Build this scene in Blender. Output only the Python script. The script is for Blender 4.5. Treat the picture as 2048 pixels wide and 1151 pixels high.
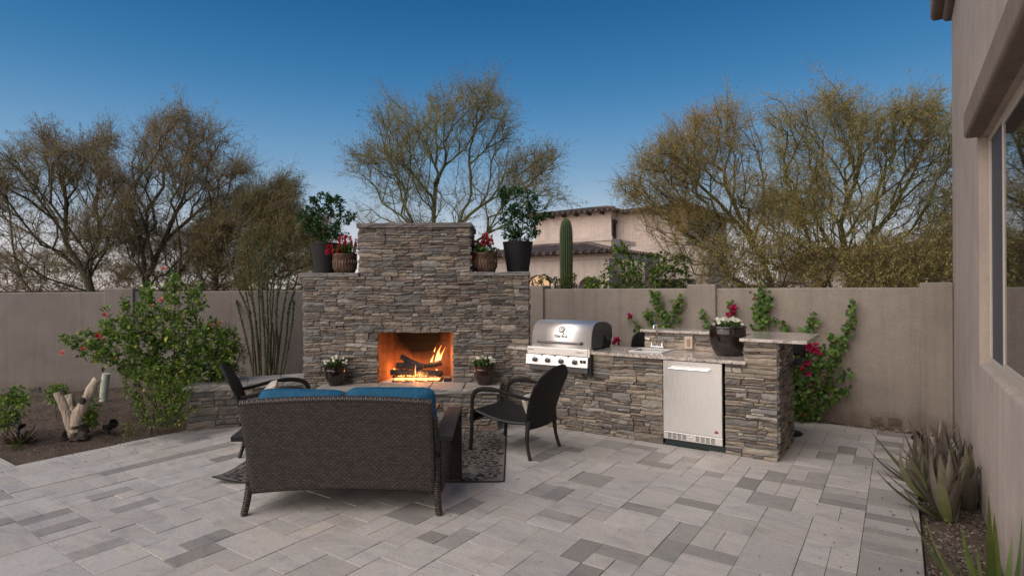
import bpy, math, random
import numpy as np
from mathutils import Vector, Matrix, Euler

# ---------------------------------------------------------------- camera, sky, sun, exposure
for o in list(bpy.data.objects): bpy.data.objects.remove(o)
scene = bpy.context.scene
COL = scene.collection
R = math.radians
HC, FPX = 1.62, 1134.0
cam_d = bpy.data.cameras.new('camera'); cam = bpy.data.objects.new('camera', cam_d); COL.objects.link(cam)
cam_d.sensor_width = 36; cam_d.lens = FPX/2048*36; cam_d.clip_end = 3000; cam_d.clip_start = .05
CM = Matrix.Rotation(R(90-.13), 4, 'X') @ Matrix.Rotation(R(-.40), 4, 'Z')
cam.matrix_world = Matrix.Translation((0, 0, HC)) @ CM
scene.camera = cam

world = bpy.data.worlds.new('World'); scene.world = world; world.use_nodes = True
nt = world.node_tree; nt.nodes.clear()
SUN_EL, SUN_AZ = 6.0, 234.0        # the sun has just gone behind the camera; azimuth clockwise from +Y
def wn(t, **kw):
    x = nt.nodes.new('ShaderNode'+t)
    for k, v in kw.items(): setattr(x, k, v)
    return x
sky = wn('TexSky', sky_type='NISHITA'); sky.sun_disc = False
sky.sun_elevation = R(SUN_EL); sky.sun_rotation = R(SUN_AZ); sky.ozone_density = 4; sky.dust_density = .5
tc = wn('TexCoord'); nv = wn('VectorMath', operation='NORMALIZE'); nt.links.new(tc.outputs['Generated'], nv.inputs[0])
sx = wn('SeparateXYZ'); nt.links.new(nv.outputs[0], sx.inputs[0])
rp_ = wn('ValToRGB'); el = rp_.color_ramp.elements; rp_.color_ramp.interpolation = 'B_SPLINE'
SKY_STOPS = [(0, (.80, .70, .65)), (.06, (.68, .65, .66)), (.12, (.42, .52, .62)), (.20, (.17, .345, .54)), (.32, (.038, .19, .42)), (.47, (.008, .088, .245)), (1, (.008, .055, .15))]
while len(el) < len(SKY_STOPS): el.new(.5)
for i, (p, c) in enumerate(SKY_STOPS): el[i].position = p; el[i].color = (*c, 1)
nt.links.new(sx.outputs[2], rp_.inputs[0])
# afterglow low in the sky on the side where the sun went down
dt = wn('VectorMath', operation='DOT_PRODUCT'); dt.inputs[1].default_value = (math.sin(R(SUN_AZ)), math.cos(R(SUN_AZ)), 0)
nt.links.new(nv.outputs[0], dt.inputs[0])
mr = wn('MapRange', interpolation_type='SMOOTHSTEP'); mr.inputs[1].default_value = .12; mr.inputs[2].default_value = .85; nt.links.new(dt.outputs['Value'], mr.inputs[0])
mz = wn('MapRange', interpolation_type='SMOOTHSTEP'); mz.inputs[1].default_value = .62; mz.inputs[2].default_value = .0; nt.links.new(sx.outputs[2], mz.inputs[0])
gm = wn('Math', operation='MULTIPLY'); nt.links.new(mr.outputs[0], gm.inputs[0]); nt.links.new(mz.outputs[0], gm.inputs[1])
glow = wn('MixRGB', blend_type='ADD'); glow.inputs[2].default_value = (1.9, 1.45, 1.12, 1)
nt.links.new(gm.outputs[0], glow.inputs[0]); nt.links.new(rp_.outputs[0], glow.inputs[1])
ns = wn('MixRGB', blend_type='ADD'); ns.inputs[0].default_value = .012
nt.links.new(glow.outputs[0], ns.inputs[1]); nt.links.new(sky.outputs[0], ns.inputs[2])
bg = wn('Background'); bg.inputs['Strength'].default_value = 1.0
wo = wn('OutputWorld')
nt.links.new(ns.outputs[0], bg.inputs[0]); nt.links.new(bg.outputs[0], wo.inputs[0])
sun_d = bpy.data.lights.new('sun', 'SUN'); sun = bpy.data.objects.new('sun', sun_d); COL.objects.link(sun)
sun_d.energy = 2.9; sun_d.angle = R(70); sun_d.color = (1, .89, .79)
_az, _el = R(SUN_AZ), R(46)
sd = Vector((math.sin(_az)*math.cos(_el), math.cos(_az)*math.cos(_el), math.sin(_el)))
sun.rotation_euler = sd.to_track_quat('Z', 'Y').to_euler()
scene.view_settings.view_transform = 'Standard'; scene.view_settings.look = 'None'
scene.view_settings.exposure = 0; scene.view_settings.gamma = 1
scene.view_settings.use_curve_mapping = False

# ---------------------------------------------------------------- places
def ray(px, py):
    return (CM.to_3x3() @ Vector((px-1024, -(py-575.5), -FPX)))
def at(px, py, Z):
    d = ray(px, py); return Vector((0, 0, HC)) + d*(Z/d.y)
def at_h(px, py, h=0):
    d = ray(px, py); return Vector((0, 0, HC)) + d*((h-HC)/d.z)
P0 = Vector((2.43, 5.2, 0)); TH = math.atan2(.5635, .826); RZ = -TH
FR = Matrix.Translation(P0) @ Matrix.Rotation(RZ, 4, 'Z')       # axes shared by paving, kitchen island, right wall and house
FRI = FR.inverted()
def on_y(px, py, y):           # point on the vertical plane y = const of that frame, in frame coordinates
    o = FRI @ Vector((0, 0, HC)); d = FRI.to_3x3() @ ray(px, py)
    return o + d*((y-o.y)/d.y)

# ---------------------------------------------------------------- object helpers
def link(o, parent=None):
    COL.objects.link(o)
    if parent is not None: o.parent = parent
    return o
def thing(name, label, cat, loc=(0, 0, 0), rz=0, group=None, kind=None):
    o = bpy.data.objects.new(name, None); COL.objects.link(o)
    o.location = loc; o.rotation_euler = (0, 0, rz); o.empty_display_size = .1
    tag(o, label, cat, group, kind); return o
def tag(o, label=None, cat=None, group=None, kind=None):
    if label: o['label'] = label
    if cat: o['category'] = cat
    if group: o['group'] = group
    if kind: o['kind'] = kind
    return o
def copy_tree(o, parent=None):
    c = o.copy(); COL.objects.link(c)
    if parent is not None: c.parent = parent
    for ch in list(o.children): copy_tree(ch, c)
    return c
def np_mesh(name, V, F, mat=None, parent=None, col=None, smooth=False, uv=None, mats=None):
    me = bpy.data.meshes.new(name)
    V = np.asarray(V, dtype=np.float32).reshape(-1, 3); F = np.asarray(F, dtype=np.int32)
    k = F.shape[1]; n = F.shape[0]
    me.vertices.add(len(V)); me.vertices.foreach_set('co', V.ravel())
    me.loops.add(n*k); me.loops.foreach_set('vertex_index', F.ravel())
    me.polygons.add(n); me.polygons.foreach_set('loop_start', np.arange(n, dtype=np.int32)*k)
    if smooth: me.polygons.foreach_set('use_smooth', np.ones(n, dtype=bool))
    if col is not None:
        a = me.color_attributes.new('Col', 'FLOAT_COLOR', 'POINT')
        c = np.ones((len(V), 4), dtype=np.float32); c[:, :3] = col
        a.data.foreach_set('color', c.ravel())
    me.update(calc_edges=True); me.validate()
    if mat: me.materials.append(mat)
    return link(bpy.data.objects.new(name, me), parent)

class MB:
    def __init__(s): s.v = []; s.f = []; s.c = []; s.uv = {}; s.tint = (1, 1, 1)
    def add(s, vs, fs, M=None, uv=None):
        b = len(s.v)
        if M is not None: vs = [M @ Vector(p) for p in vs]
        s.v += [tuple(p) for p in vs]; s.c += [s.tint]*len(vs)
        for i, f in enumerate(fs):
            s.f.append(tuple(b+j for j in f))
        if uv is not None:
            for i, u in enumerate(uv): s.uv[b+i] = u
        return s
    def box(s, x0, y0, z0, x1, y1, z1, M=None):
        vs = [(x0,y0,z0),(x1,y0,z0),(x1,y1,z0),(x0,y1,z0),(x0,y0,z1),(x1,y0,z1),(x1,y1,z1),(x0,y1,z1)]
        return s.add(vs, [(0,3,2,1),(4,5,6,7),(0,1,5,4),(1,2,6,5),(2,3,7,6),(3,0,4,7)], M)
    def prism(s, poly, z0, z1, M=None):       # poly in xy
        n = len(poly)
        vs = [(x, y, z0) for x, y in poly]+[(x, y, z1) for x, y in poly]
        fs = [tuple(range(n-1, -1, -1)), tuple(range(n, 2*n))]+[(i, (i+1) % n, n+(i+1) % n, n+i) for i in range(n)]
        return s.add(vs, fs, M)
    def tube(s, pts, rad, n=8, cap=True, flat=1.0, up=(0, 0, 1), M=None):
        pts = [Vector(p) for p in pts]; m = len(pts)
        if not hasattr(rad, '__len__'): rad = [rad]*m
        vs = []; uvs = []; L = 0; up = Vector(up)
        for i, p in enumerate(pts):
            t = (pts[min(i+1, m-1)]-pts[max(i-1, 0)]).normalized()
            a = t.cross(up)
            if a.length < .05: a = t.cross(Vector((1, 0, 0)) if abs(t.x) < .9 else Vector((0, 1, 0)))
            a.normalize(); b = a.cross(t)
            if i: L += (p-pts[i-1]).length
            for k in range(n):
                an = 2*math.pi*k/n
                vs.append(p+a*(math.cos(an)*rad[i])+b*(math.sin(an)*rad[i]*flat)); uvs.append((k/n*2*math.pi*rad[0], L))
        fs = []
        for i in range(m-1):
            for k in range(n):
                k2 = (k+1) % n; fs.append((i*n+k, i*n+k2, (i+1)*n+k2, (i+1)*n+k))
        if cap: fs.append(tuple(range(n-1, -1, -1))); fs.append(tuple(range((m-1)*n, m*n)))
        return s.add(vs, fs, M, uvs)
    def lathe(s, prof, n=24, M=None, wob=0):
        vs = []; fs = []; m = len(prof)
        for (r, z) in prof:
            for k in range(n):
                a = 2*math.pi*k/n; rr = r*(1+wob*math.cos(a*8))
                vs.append((rr*math.cos(a), rr*math.sin(a), z))
        for i in range(m-1):
            for k in range(n):
                k2 = (k+1) % n; fs.append((i*n+k, i*n+k2, (i+1)*n+k2, (i+1)*n+k))
        fs.append(tuple(range(n-1, -1, -1))); fs.append(tuple(range((m-1)*n, m*n)))
        return s.add(vs, fs, M)
    def grid(s, fn, nu, nv, su=1, sv=1, M=None, closeu=False):
        vs = []; uvs = []
        for j in range(nv+1):
            for i in range(nu+1):
                vs.append(Vector(fn(i/nu, j/nv))); uvs.append((i/nu*su, j/nv*sv))
        w = nu+1
        fs = [(j*w+i, j*w+i+1, (j+1)*w+i+1, (j+1)*w+i) for j in range(nv) for i in range(nu)]
        return s.add(vs, fs, M, uvs)
    def build(s, name, mat=None, parent=None, smooth=False, bevel=0, solid=0, seg=2, col=False):
        me = bpy.data.meshes.new(name); me.from_pydata(s.v, [], s.f)
        if s.uv:
            ul = me.uv_layers.new(name='UVMap')
            for lp in me.loops: ul.data[lp.index].uv = s.uv.get(lp.vertex_index, (0, 0))
        if col:
            a = me.color_attributes.new('Col', 'FLOAT_COLOR', 'POINT')
            c = np.ones((len(s.v), 4), dtype=np.float32); c[:, :3] = np.array(s.c); a.data.foreach_set('color', c.ravel())
        me.update()
        if smooth:
            for p in me.polygons: p.use_smooth = True
            try: me.set_sharp_from_angle(angle=R(38))
            except Exception: pass
        if mat: me.materials.append(mat)
        o = link(bpy.data.objects.new(name, me), parent)
        if solid:
            md = o.modifiers.new('solid', 'SOLIDIFY'); md.thickness = solid; md.offset = 0
        if bevel:
            md = o.modifiers.new('bevel', 'BEVEL'); md.width = bevel; md.segments = seg; md.limit_method = 'ANGLE'; md.angle_limit = R(40)
            md.harden_normals = False
        return o
def bez(pts, n=8):                      # Catmull-Rom through the points
    P = [Vector(p) for p in pts]; P = [P[0]*2-P[1]]+P+[P[-1]*2-P[-2]]; out = []
    for i in range(1, len(P)-2):
        for k in range(n):
            t = k/n; a, b, c, d = P[i-1:i+3]
            out.append(.5*((2*b)+(c-a)*t+(2*a-5*b+4*c-d)*t*t+(3*b-a-3*c+d)*t**3))
    out.append(P[-2]); return out

# ---------------------------------------------------------------- materials
class NG:
    def __init__(s, name):
        s.m = bpy.data.materials.new(name); s.m.use_nodes = True; s.t = s.m.node_tree
        s.b = s.t.nodes['Principled BSDF']; s.out = s.t.nodes['Material Output']
    def n(s, typ, **kw):
        x = s.t.nodes.new('ShaderNode'+typ)
        for k, v in kw.items():
            if k in x.inputs.keys(): x.inputs[k].default_value = v
            else: setattr(x, k, v)
        return x
    def l(s, a, b): s.t.links.new(a, b)
    def coord(s, kind='Object'): return s.n('TexCoord').outputs[kind]
    def noise(s, vec, scale, detail=4, rough=.55, stretch=None, dist=0):
        if stretch:
            mp = s.n('Mapping'); mp.inputs['Scale'].default_value = stretch; s.l(vec, mp.inputs['Vector']); vec = mp.outputs[0]
        x = s.n('TexNoise'); x.inputs['Scale'].default_value = scale; x.inputs['Detail'].default_value = detail
        x.inputs['Roughness'].default_value = rough; x.inputs['Distortion'].default_value = dist
        s.l(vec, x.inputs['Vector']); return x.outputs['Fac']
    def ramp(s, fac, stops):
        x = s.n('ValToRGB'); e = x.color_ramp.elements
        while len(e) < len(stops): e.new(.5)
        for i, (p, c) in enumerate(stops):
            e[i].position = p; e[i].color = (*c, 1) if len(c) == 3 else c
        s.l(fac, x.inputs[0]); return x.outputs[0]
    def mix(s, a, b, fac=1.0, mode='MULTIPLY'):
        x = s.n('MixRGB'); x.blend_type = mode
        for inp, v in ((x.inputs[1], a), (x.inputs[2], b), (x.inputs[0], fac)):
            if isinstance(v, (int, float)): inp.default_value = v
            elif isinstance(v, tuple): inp.default_value = (*v, 1)
            else: s.l(v, inp)
        return x.outputs[0]
    def math(s, op, a, b=0):
        x = s.n('Math'); x.operation = op
        for inp, v in ((x.inputs[0], a), (x.inputs[1], b)):
            if isinstance(v, (int, float)): inp.default_value = v
            else: s.l(v, inp)
        return x.outputs[0]
    def bump(s, h, strength=.5, dist=.01, prev=None):
        x = s.n('Bump'); x.inputs['Strength'].default_value = strength; x.inputs['Distance'].default_value = dist
        s.l(h, x.inputs['Height'])
        if prev is not None: s.l(prev, x.inputs['Normal'])
        s.l(x.outputs[0], s.b.inputs['Normal']); return x.outputs[0]
    def base(s, c):
        if isinstance(c, tuple): s.b.inputs['Base Color'].default_value = (*c, 1)
        else: s.l(c, s.b.inputs['Base Color'])
    def attr(s, name='Col'):
        x = s.n('Attribute'); x.attribute_name = name; return x.outputs['Color']
def G(v): return (v, v, v)
def simple(name, col, rough=.7, metal=0, var=.15, vs=8, bump=0, bs=60, bd=.004, stretch=None, attr=False, spec=None, coat=0, sub=0):
    g = NG(name); co = g.coord()
    f = g.noise(co, vs, 5, .6, stretch)
    c = g.ramp(f, [(.3, tuple(x*(1-var) for x in col)), (.7, tuple(min(1, x*(1+var)) for x in col))])
    if attr: c = g.mix(c, g.attr())
    g.base(c); g.b.inputs['Roughness'].default_value = rough; g.b.inputs['Metallic'].default_value = metal
    if spec is not None: g.b.inputs['Specular IOR Level'].default_value = spec
    if coat: g.b.inputs['Coat Weight'].default_value = coat; g.b.inputs['Coat Roughness'].default_value = .12
    if bump: g.bump(g.noise(co, bs, 5, .6, stretch), bump, bd)
    return g.m
def emit(name, col, s):
    g = NG(name); g.base(col); g.b.inputs['Emission Color'].default_value = (*col, 1); g.b.inputs['Emission Strength'].default_value = s
    return g.m
M = {}
def mk_stucco(name, col, sc=90, st=.5):
    g = NG(name); co = g.coord()
    big = g.noise(co, .9, 6, .68, None, .6); patch = g.noise(co, 4.5, 6, .7); streak = g.noise(co, 1, 6, .7, (9, 9, .35))
    c = g.ramp(big, [(.3, tuple(x*.86 for x in col)), (.7, tuple(x*1.09 for x in col))])
    c = g.mix(c, g.ramp(patch, [(.3, G(.90)), (.68, G(1.06))]), .8)
    c = g.mix(c, g.ramp(streak, [(.33, G(.80)), (.5, G(1.0)), (.7, G(1.04))]), .7)
    fine = g.noise(co, sc, 6, .7); c = g.mix(c, g.ramp(fine, [(.3, G(.74)), (.62, G(1.04))]), .75)
    sp = g.n('SeparateXYZ'); g.l(co, sp.inputs[0])      # splash dirt at the foot
    z = g.math('ADD', sp.outputs[2], g.math('MULTIPLY', g.math('SUBTRACT', patch, .5), .35))
    c = g.mix(c, g.ramp(z, [(.0, (.70, .66, .62)), (.22, (1, 1, 1))]), .8)
    g.base(c); g.b.inputs['Roughness'].default_value = .95; g.b.inputs['Specular IOR Level'].default_value = .2
    g.bump(g.math('ADD', fine, g.math('MULTIPLY', patch, .8)), st, .010); return g.m
M['stucco'] = mk_stucco('stucco', (.335, .29, .25), 70, .8)
M['stucco_house'] = mk_stucco('house_stucco', (.50, .425, .37))
M['stucco_trim'] = mk_stucco('trim_stucco', (.27, .215, .18))
M['neighbour'] = mk_stucco('neighbour_stucco', (.60, .505, .44), 20, .2)
def mk_stone(name='ledge_stone', k=1.0):
    g = NG(name); co = g.coord()
    a = g.attr(); st = g.noise(co, 9, 8, .68, (.45, .45, 2.6), .6); fine = g.noise(co, 70, 7, .7, (.6, .6, 2.2))
    big = g.noise(co, 22, 5, .6)
    c = g.mix(a, g.ramp(st, [(.3, (.50, .50, .52)), (.5, G(.92)), (.72, (1.35, 1.28, 1.18))]), .9)
    c = g.mix(c, g.ramp(big, [(.35, (1, .96, .92)), (.62, (1, 1, 1)), (.74, (1.25, 1.02, .78))]), .8)
    c = g.mix(c, g.ramp(fine, [(.35, G(.62)), (.6, G(1.1))]), .85)
    g.base(c); g.b.inputs['Roughness'].default_value = .72; g.b.inputs['Specular IOR Level'].default_value = .35
    h = g.math('ADD', g.math('MULTIPLY', st, 1.0), g.math('MULTIPLY', fine, .35))
    g.bump(h, .9, .02); return g.m
M['stone'] = mk_stone()
M['mortar'] = simple('dark_mortar', (.06, .052, .046), .95, bump=.6)
M['sand'] = simple('joint_sand', (.12, .105, .09), .95, bump=.6)
def mk_paver():
    g = NG('sandstone_paver'); co = g.coord(); a = g.attr()
    vein = g.noise(co, 2.2, 7, .62, (1, 1.9, 1), 1.6); fine = g.noise(co, 55, 6, .7); spot = g.noise(co, 9, 3, .5)
    c = g.mix(a, g.ramp(vein, [(.32, (.80, .79, .80)), (.5, G(.98)), (.56, (1.05, 1.03, 1.0)), (.7, (.92, .89, .85))]), 1.0)
    c = g.mix(c, g.ramp(fine, [(.3, G(.76)), (.62, G(1.05))]), .9)
    stain = g.noise(co, 1.3, 5, .65, None, .4)
    c = g.mix(c, g.ramp(stain, [(.60, (1, 1, 1)), (.74, (.86, .78, .68))]), .6)
    c = g.mix(c, g.ramp(spot, [(.22, G(.72)), (.27, G(1.0))]), .7)
    g.base(c); g.b.inputs['Roughness'].default_value = .62; g.b.inputs['Specular IOR Level'].default_value = .4
    g.bump(g.math('ADD', vein, g.math('MULTIPLY', fine, .4)), .35, .006); return g.m
M['paver'] = mk_paver()
def mk_soil():
    g = NG('desert_soil'); co = g.coord()
    a = g.noise(co, 3, 6, .65); b = g.noise(co, 60, 8, .75); v = g.n('TexVoronoi'); v.inputs['Scale'].default_value = 85; g.l(co, v.inputs['Vector'])
    c = g.ramp(a, [(.3, (.105, .073, .052)), (.7, (.20, .15, .112))])
    c = g.mix(c, g.ramp(b, [(.32, G(.45)), (.62, (1.2, 1.15, 1.1))]), .9)
    c = g.mix(c, g.ramp(v.outputs['Distance'], [(0, G(1.25)), (.5, G(.7))]), .6)
    g.base(c); g.b.inputs['Roughness'].default_value = 1
    g.bump(g.math('ADD', b, v.outputs['Distance']), .9, .02); return g.m
M['soil'] = mk_soil()
M['potsoil'] = simple('potting_soil', (.035, .025, .02), 1, bump=1, bs=90, bd=.01)
def mk_granite():
    g = NG('granite'); co = g.coord()
    v = g.n('TexVoronoi'); v.inputs['Scale'].default_value = 120; g.l(co, v.inputs['Vector'])
    a = g.noise(co, 45, 6, .75); b = g.noise(co, 7, 5, .6, None, 1.2)
    c = g.ramp(a, [(.30, (.07, .045, .04)), (.40, (.30, .24, .21)), (.50, (.62, .56, .51)), (.7, (.74, .69, .63))])
    c = g.mix(c, g.ramp(b, [(.35, (.62, .56, .54)), (.55, (1, 1, 1))]), .8)
    c = g.mix(c, v.outputs['Color'], .12, 'OVERLAY')
    g.base(c); g.b.inputs['Roughness'].default_value = .16; g.b.inputs['Coat Weight'].default_value = .3; g.b.inputs['Coat Roughness'].default_value = .05
    return g.m
M['granite'] = mk_granite()
def mk_steel(name, col=(.62, .60, .58), rough=.28, st=(.4, .4, 60), mt=.9):
    g = NG(name); co = g.coord(); f = g.noise(co, 14, 4, .6, st)
    g.base(g.ramp(f, [(.3, tuple(x*.985 for x in col)), (.7, col)])); g.b.inputs['Metallic'].default_value = mt
    g.l(g.ramp(f, [(.2, G(rough*.85)), (.8, G(rough*1.2))]), g.b.inputs['Roughness'])
    g.bump(f, .006, .001); return g.m
M['steel'] = mk_steel('brushed_steel', (.90, .87, .84), .42)
M['steel_door'] = mk_steel('brushed_steel_door', (.97, .955, .93), .25, (60, 60, .35), .84)
M['chrome'] = simple('chrome', (.8, .8, .82), .08, 1, .02)
M['dark_steel'] = simple('dark_steel', (.16, .16, .165), .38, .9, .1)
M['black_plastic'] = simple('black_plastic', (.012, .012, .013), .45, 0, .2)
M['black_metal'] = simple('black_powder_coat', (.012, .012, .013), .5, .0, .2, 20, .15, 200)
M['green_metal'] = simple('dark_green_kick', (.012, .028, .028), .5, 0, .2)
def mk_wicker(name, c1, c2, bw, rh, ro=.36, sp=.5):
    g = NG(name); uv = g.coord('UV')
    br = g.n('TexBrick'); g.l(uv, br.inputs['Vector']); br.offset = .5
    for k, v in (('Scale', 1), ('Mortar Size', rh*.2), ('Mortar Smooth', 1.0), ('Bias', -.2), ('Brick Width', bw), ('Row Height', rh)): br.inputs[k].default_value = v
    br.inputs['Color1'].default_value = (*c1, 1); br.inputs['Color2'].default_value = (*c2, 1); br.inputs['Mortar'].default_value = (.004, .0035, .003, 1)
    f = g.noise(g.coord(), 45, 4, .6)
    g.base(g.mix(br.outputs['Color'], g.ramp(f, [(.3, G(.65)), (.7, G(1.3))]), .9))
    g.b.inputs['Roughness'].default_value = ro; g.b.inputs['Specular IOR Level'].default_value = sp
    inv = g.math('SUBTRACT', 1.0, br.outputs['Fac'])
    g.bump(inv, 1.0, rh*.5); return g.m
M['wicker'] = mk_wicker('brown_wicker', (.070, .053, .046), (.031, .024, .021), .036, .0165)
M['wicker_dark'] = mk_wicker('black_wicker', (.024, .021, .020), (.012, .011, .011), .024, .012, .6, .25)
M['blue'] = simple('blue_fabric', (.003, .082, .165), .85, 0, .18, 25, .5, 30, .012, (1, 1, .25))
M['pillow'] = None
def mk_rug():
    g = NG('rug_weave'); co = g.coord()
    w = g.n('TexWave'); w.inputs['Scale'].default_value = 38; w.bands_direction = 'X'; g.l(co, w.inputs['Vector'])
    f = g.noise(co, 120, 4, .6)
    c = g.mix(g.ramp(w.outputs['Fac'], [(.2, (.12, .105, .092)), (.8, (.25, .225, .20))]), g.ramp(f, [(.3, G(.75)), (.7, G(1.1))]), .8)
    g.base(c); g.b.inputs['Roughness'].default_value = .95; g.bump(w.outputs['Fac'], .4, .003); return g.m
M['rug'] = mk_rug()
M['rug_dark'] = simple('rug_print', (.016, .014, .014), .95, 0, .3, 80)
M['bark'] = simple('bark', (.085, .075, .045), .9, 0, .35, 12, .8, 30, .01)
M['bark_green'] = simple('palo_verde_bark', (.10, .105, .035), .85, 0, .3, 6, .6, 30, .01)
M['twig'] = simple('twig', (.19, .165, .085), .85, 0, .3, 2, attr=True)
def mk_leaf(name, rough=.5, trans=.25):
    g = NG(name); a = g.attr(); f = g.noise(g.coord(), 30, 3)
    c = g.mix(a, g.ramp(f, [(.3, G(.75)), (.7, G(1.25))]), .8); g.base(c)
    g.b.inputs['Roughness'].default_value = rough; g.b.inputs['Specular IOR Level'].default_value = .35
    tr = g.n('BsdfTranslucent'); g.l(c, tr.inputs['Color'])
    ms = g.n('MixShader'); ms.inputs[0].default_value = trans
    g.l(g.b.outputs[0], ms.inputs[1]); g.l(tr.outputs[0], ms.inputs[2]); g.l(ms.outputs[0], g.out.inputs['Surface']); return g.m
M['leaf'] = mk_leaf('leaf'); M['pod'] = mk_leaf('dry_pod', .7, .3); M['petal'] = mk_leaf('petal', .6, .3)
M['glaze'] = simple('brown_glaze', (.014, .007, .006), .14, 0, .5, 7, 0, coat=.6, stretch=(2, 2, .6))
M['glaze2'] = simple('oxblood_glaze', (.030, .011, .008), .15, 0, .5, 7, 0, coat=.6, stretch=(2, 2, .6))
M['bronze'] = simple('bronze_pot', (.16, .105, .08), .38, .75, .45, 14, .6, 26, .01)
M['black_pot'] = simple('black_planter', (.006, .006, .0065), .7, 0, .15, 10)
M['charred'] = simple('charred_log', (.045, .04, .037), .9, 0, .6, 16, 1, 35, .02)
M['deadwood'] = simple('weathered_wood', (.54, .44, .33), .85, 0, .5, 22, 1, 45, .04, (1, 1, .14))
M['darkwood'] = simple('dark_bark', (.05, .038, .03), .95, 0, .4, 12, 1, 20, .03)
M['brownwood'] = simple('brown_table_wood', (.035, .018, .014), .5, 0, .3, 10, .3, 20, .01, (1, 8, 1))
M['white'] = simple('white_plastic', (.75, .74, .7), .4, 0, .04)
M['beige'] = simple('beige_plastic', (.50, .44, .36), .5, 0, .05)
M['palepost'] = simple('pale_post', (.50, .53, .42), .8, 0, .3, 10, .3)
M['tile'] = simple('clay_tile', (.115, .082, .07), .9, 0, .4, 4, .3, 20)
M['cap'] = mk_stone('cap_stone')
M['window_frame'] = simple('vinyl_frame', (.50, .45, .39), .5, 0, .04)
g = NG('window_glass'); g.base((.012, .014, .016)); g.b.inputs['Roughness'].default_value = .02; g.b.inputs['Specular IOR Level'].default_value = 1.0
g.b.inputs['IOR'].default_value = 1.9; M['glass'] = g.m
M['screen'] = simple('insect_screen', (.075, .075, .085), .6, 0, .1, 40)
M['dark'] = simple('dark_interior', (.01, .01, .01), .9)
# ---------------------------------------------------------------- ledge stone facing
def sn(x, y, s=0.0):
    return (math.sin(x*1.7+s+2.1*math.sin(y*1.3+s*2))+math.sin(y*2.3+s*1.7+1.7*math.sin(x*.9+s))+math.sin((x+y)*.83+s*3))/3
STONE_COLS = [((.235, .205, .175), 6), ((.275, .24, .20), 6), ((.315, .27, .22), 3.5), ((.175, .16, .148), 4), ((.20, .195, .188), 4),
              ((.25, .24, .228), 3), ((.34, .285, .225), 1.2), ((.225, .18, .155), 1.4), ((.34, .315, .28), 2.5), ((.14, .122, .112), 2)]
def pack(W, H, rnd, gx=.03, gz=.0145, holes=(), s=1.0):
    """stacked ledge stone: bands, broken into blocks, blocks split into thin courses"""
    out = []
    def courses(x0, z0, x1, z1):
        h = z1-z0; w = x1-x0
        if h > .088*s or (h > .045*s and rnd.random() < .50):
            f = rnd.uniform(.32, .68); m = z0+h*f
            courses(x0, z0, x1, m); courses(x0, m, x1, z1); return
        if w > .31*s or (w > .15*s and rnd.random() < .38) or (h < .030*s and w > .20*s):
            m = x0+w*rnd.uniform(.3, .7); courses(x0, z0, m, z1); courses(m, z0, x1, z1); return
        out.append((x0, z0, x1, z1))
    def blocks(x0, z0, x1, z1):
        z = z0
        while z < z1-1e-6:
            h = rnd.uniform(.07, .135)*s
            if z1-z-h < .05*s: h = z1-z
            x = x0
            while x < x1-1e-6:
                w = rnd.uniform(.14, .50)*s
                if x1-x-w < .12*s: w = x1-x
                courses(x, z, x+w, z+h); x += w
            z += h
    def cut(x0, z0, x1, z1, hs):
        if x1-x0 < .01 or z1-z0 < .01: return
        for k, (a, b, c, d) in enumerate(hs):
            a, b, c, d = max(a, x0), max(b, z0), min(c, x1), min(d, z1)
            if c-a > .005 and d-b > .005:
                r = hs[:k]+hs[k+1:]
                cut(x0, d, x1, z1, r); cut(x0, z0, x1, b, r); cut(x0, b, a, d, r); cut(c, b, x1, d, r); return
        blocks(x0, z0, x1, z1)
    cut(0, 0, W, H, list(holes)); return out
def stone_geo(rc, rnd, seed, back=.03, proud=.020, gap=.0028, W=None, H=None, warp=1.0):
    x0, z0, x1, z1 = rc; x0 += gap; x1 -= gap; z0 += gap; z1 -= gap
    w, h = x1-x0, z1-z0
    nx = max(2, min(5, int(w/.045)+1)); nz = 2 if h < .055 else 3
    p = rnd.uniform(0, proud); tilt = rnd.uniform(-.006, .006); tz = rnd.uniform(-.005, .005)
    V = []
    for j in range(nz+1):
        for i in range(nx+1):
            u, v = i/nx, j/nz; x = x0+w*u; z = z0+h*v
            wx = .017*sn(x*9, z*36, seed)*warp; wz = (.011*sn(x*4.5, z*3, seed+5)+.005*sn(x*17, z*6, seed+2))*warp
            if W is not None:
                e = min(x, W-x); wx *= min(1, max(0, e/.05))
            if H is not None: wz *= min(1, max(0, min(z, H-z)/.04))
            edge = (i in (0, nx))+(j in (0, nz))
            d = p+tilt*(u-.5)*2+tz*(v-.5)*2+rnd.uniform(-.0045, .0045)
            if edge: d -= rnd.uniform(.001, .008)
            if edge == 2: d -= .002; 
            V.append((x+wx, z+wz, d+.006))
    F = [(j*(nx+1)+i, j*(nx+1)+i+1, (j+1)*(nx+1)+i+1, (j+1)*(nx+1)+i) for j in range(nz) for i in range(nx)]
    ring = [i for i in range(nx+1)]+[j*(nx+1)+nx for j in range(1, nz+1)]+[nz*(nx+1)+i for i in range(nx-1, -1, -1)]+[j*(nx+1) for j in range(nz-1, 0, -1)]
    b = len(V)
    for k in ring: x, z, d = V[k]; V.append((x, z, -back))
    n = len(ring)
    for k in range(n): k2 = (k+1) % n; F.append((ring[k], b+k, b+k2, ring[k2]))
    return V, F
def stone_col(rnd, k=1.0):
    c = rnd.choices([c for c, _ in STONE_COLS], [w for _, w in STONE_COLS])[0]
    v = rnd.uniform(.80, 1.28)*k*1.1; return (c[0]*v, c[1]*v, c[2]*v*.99)
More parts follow.
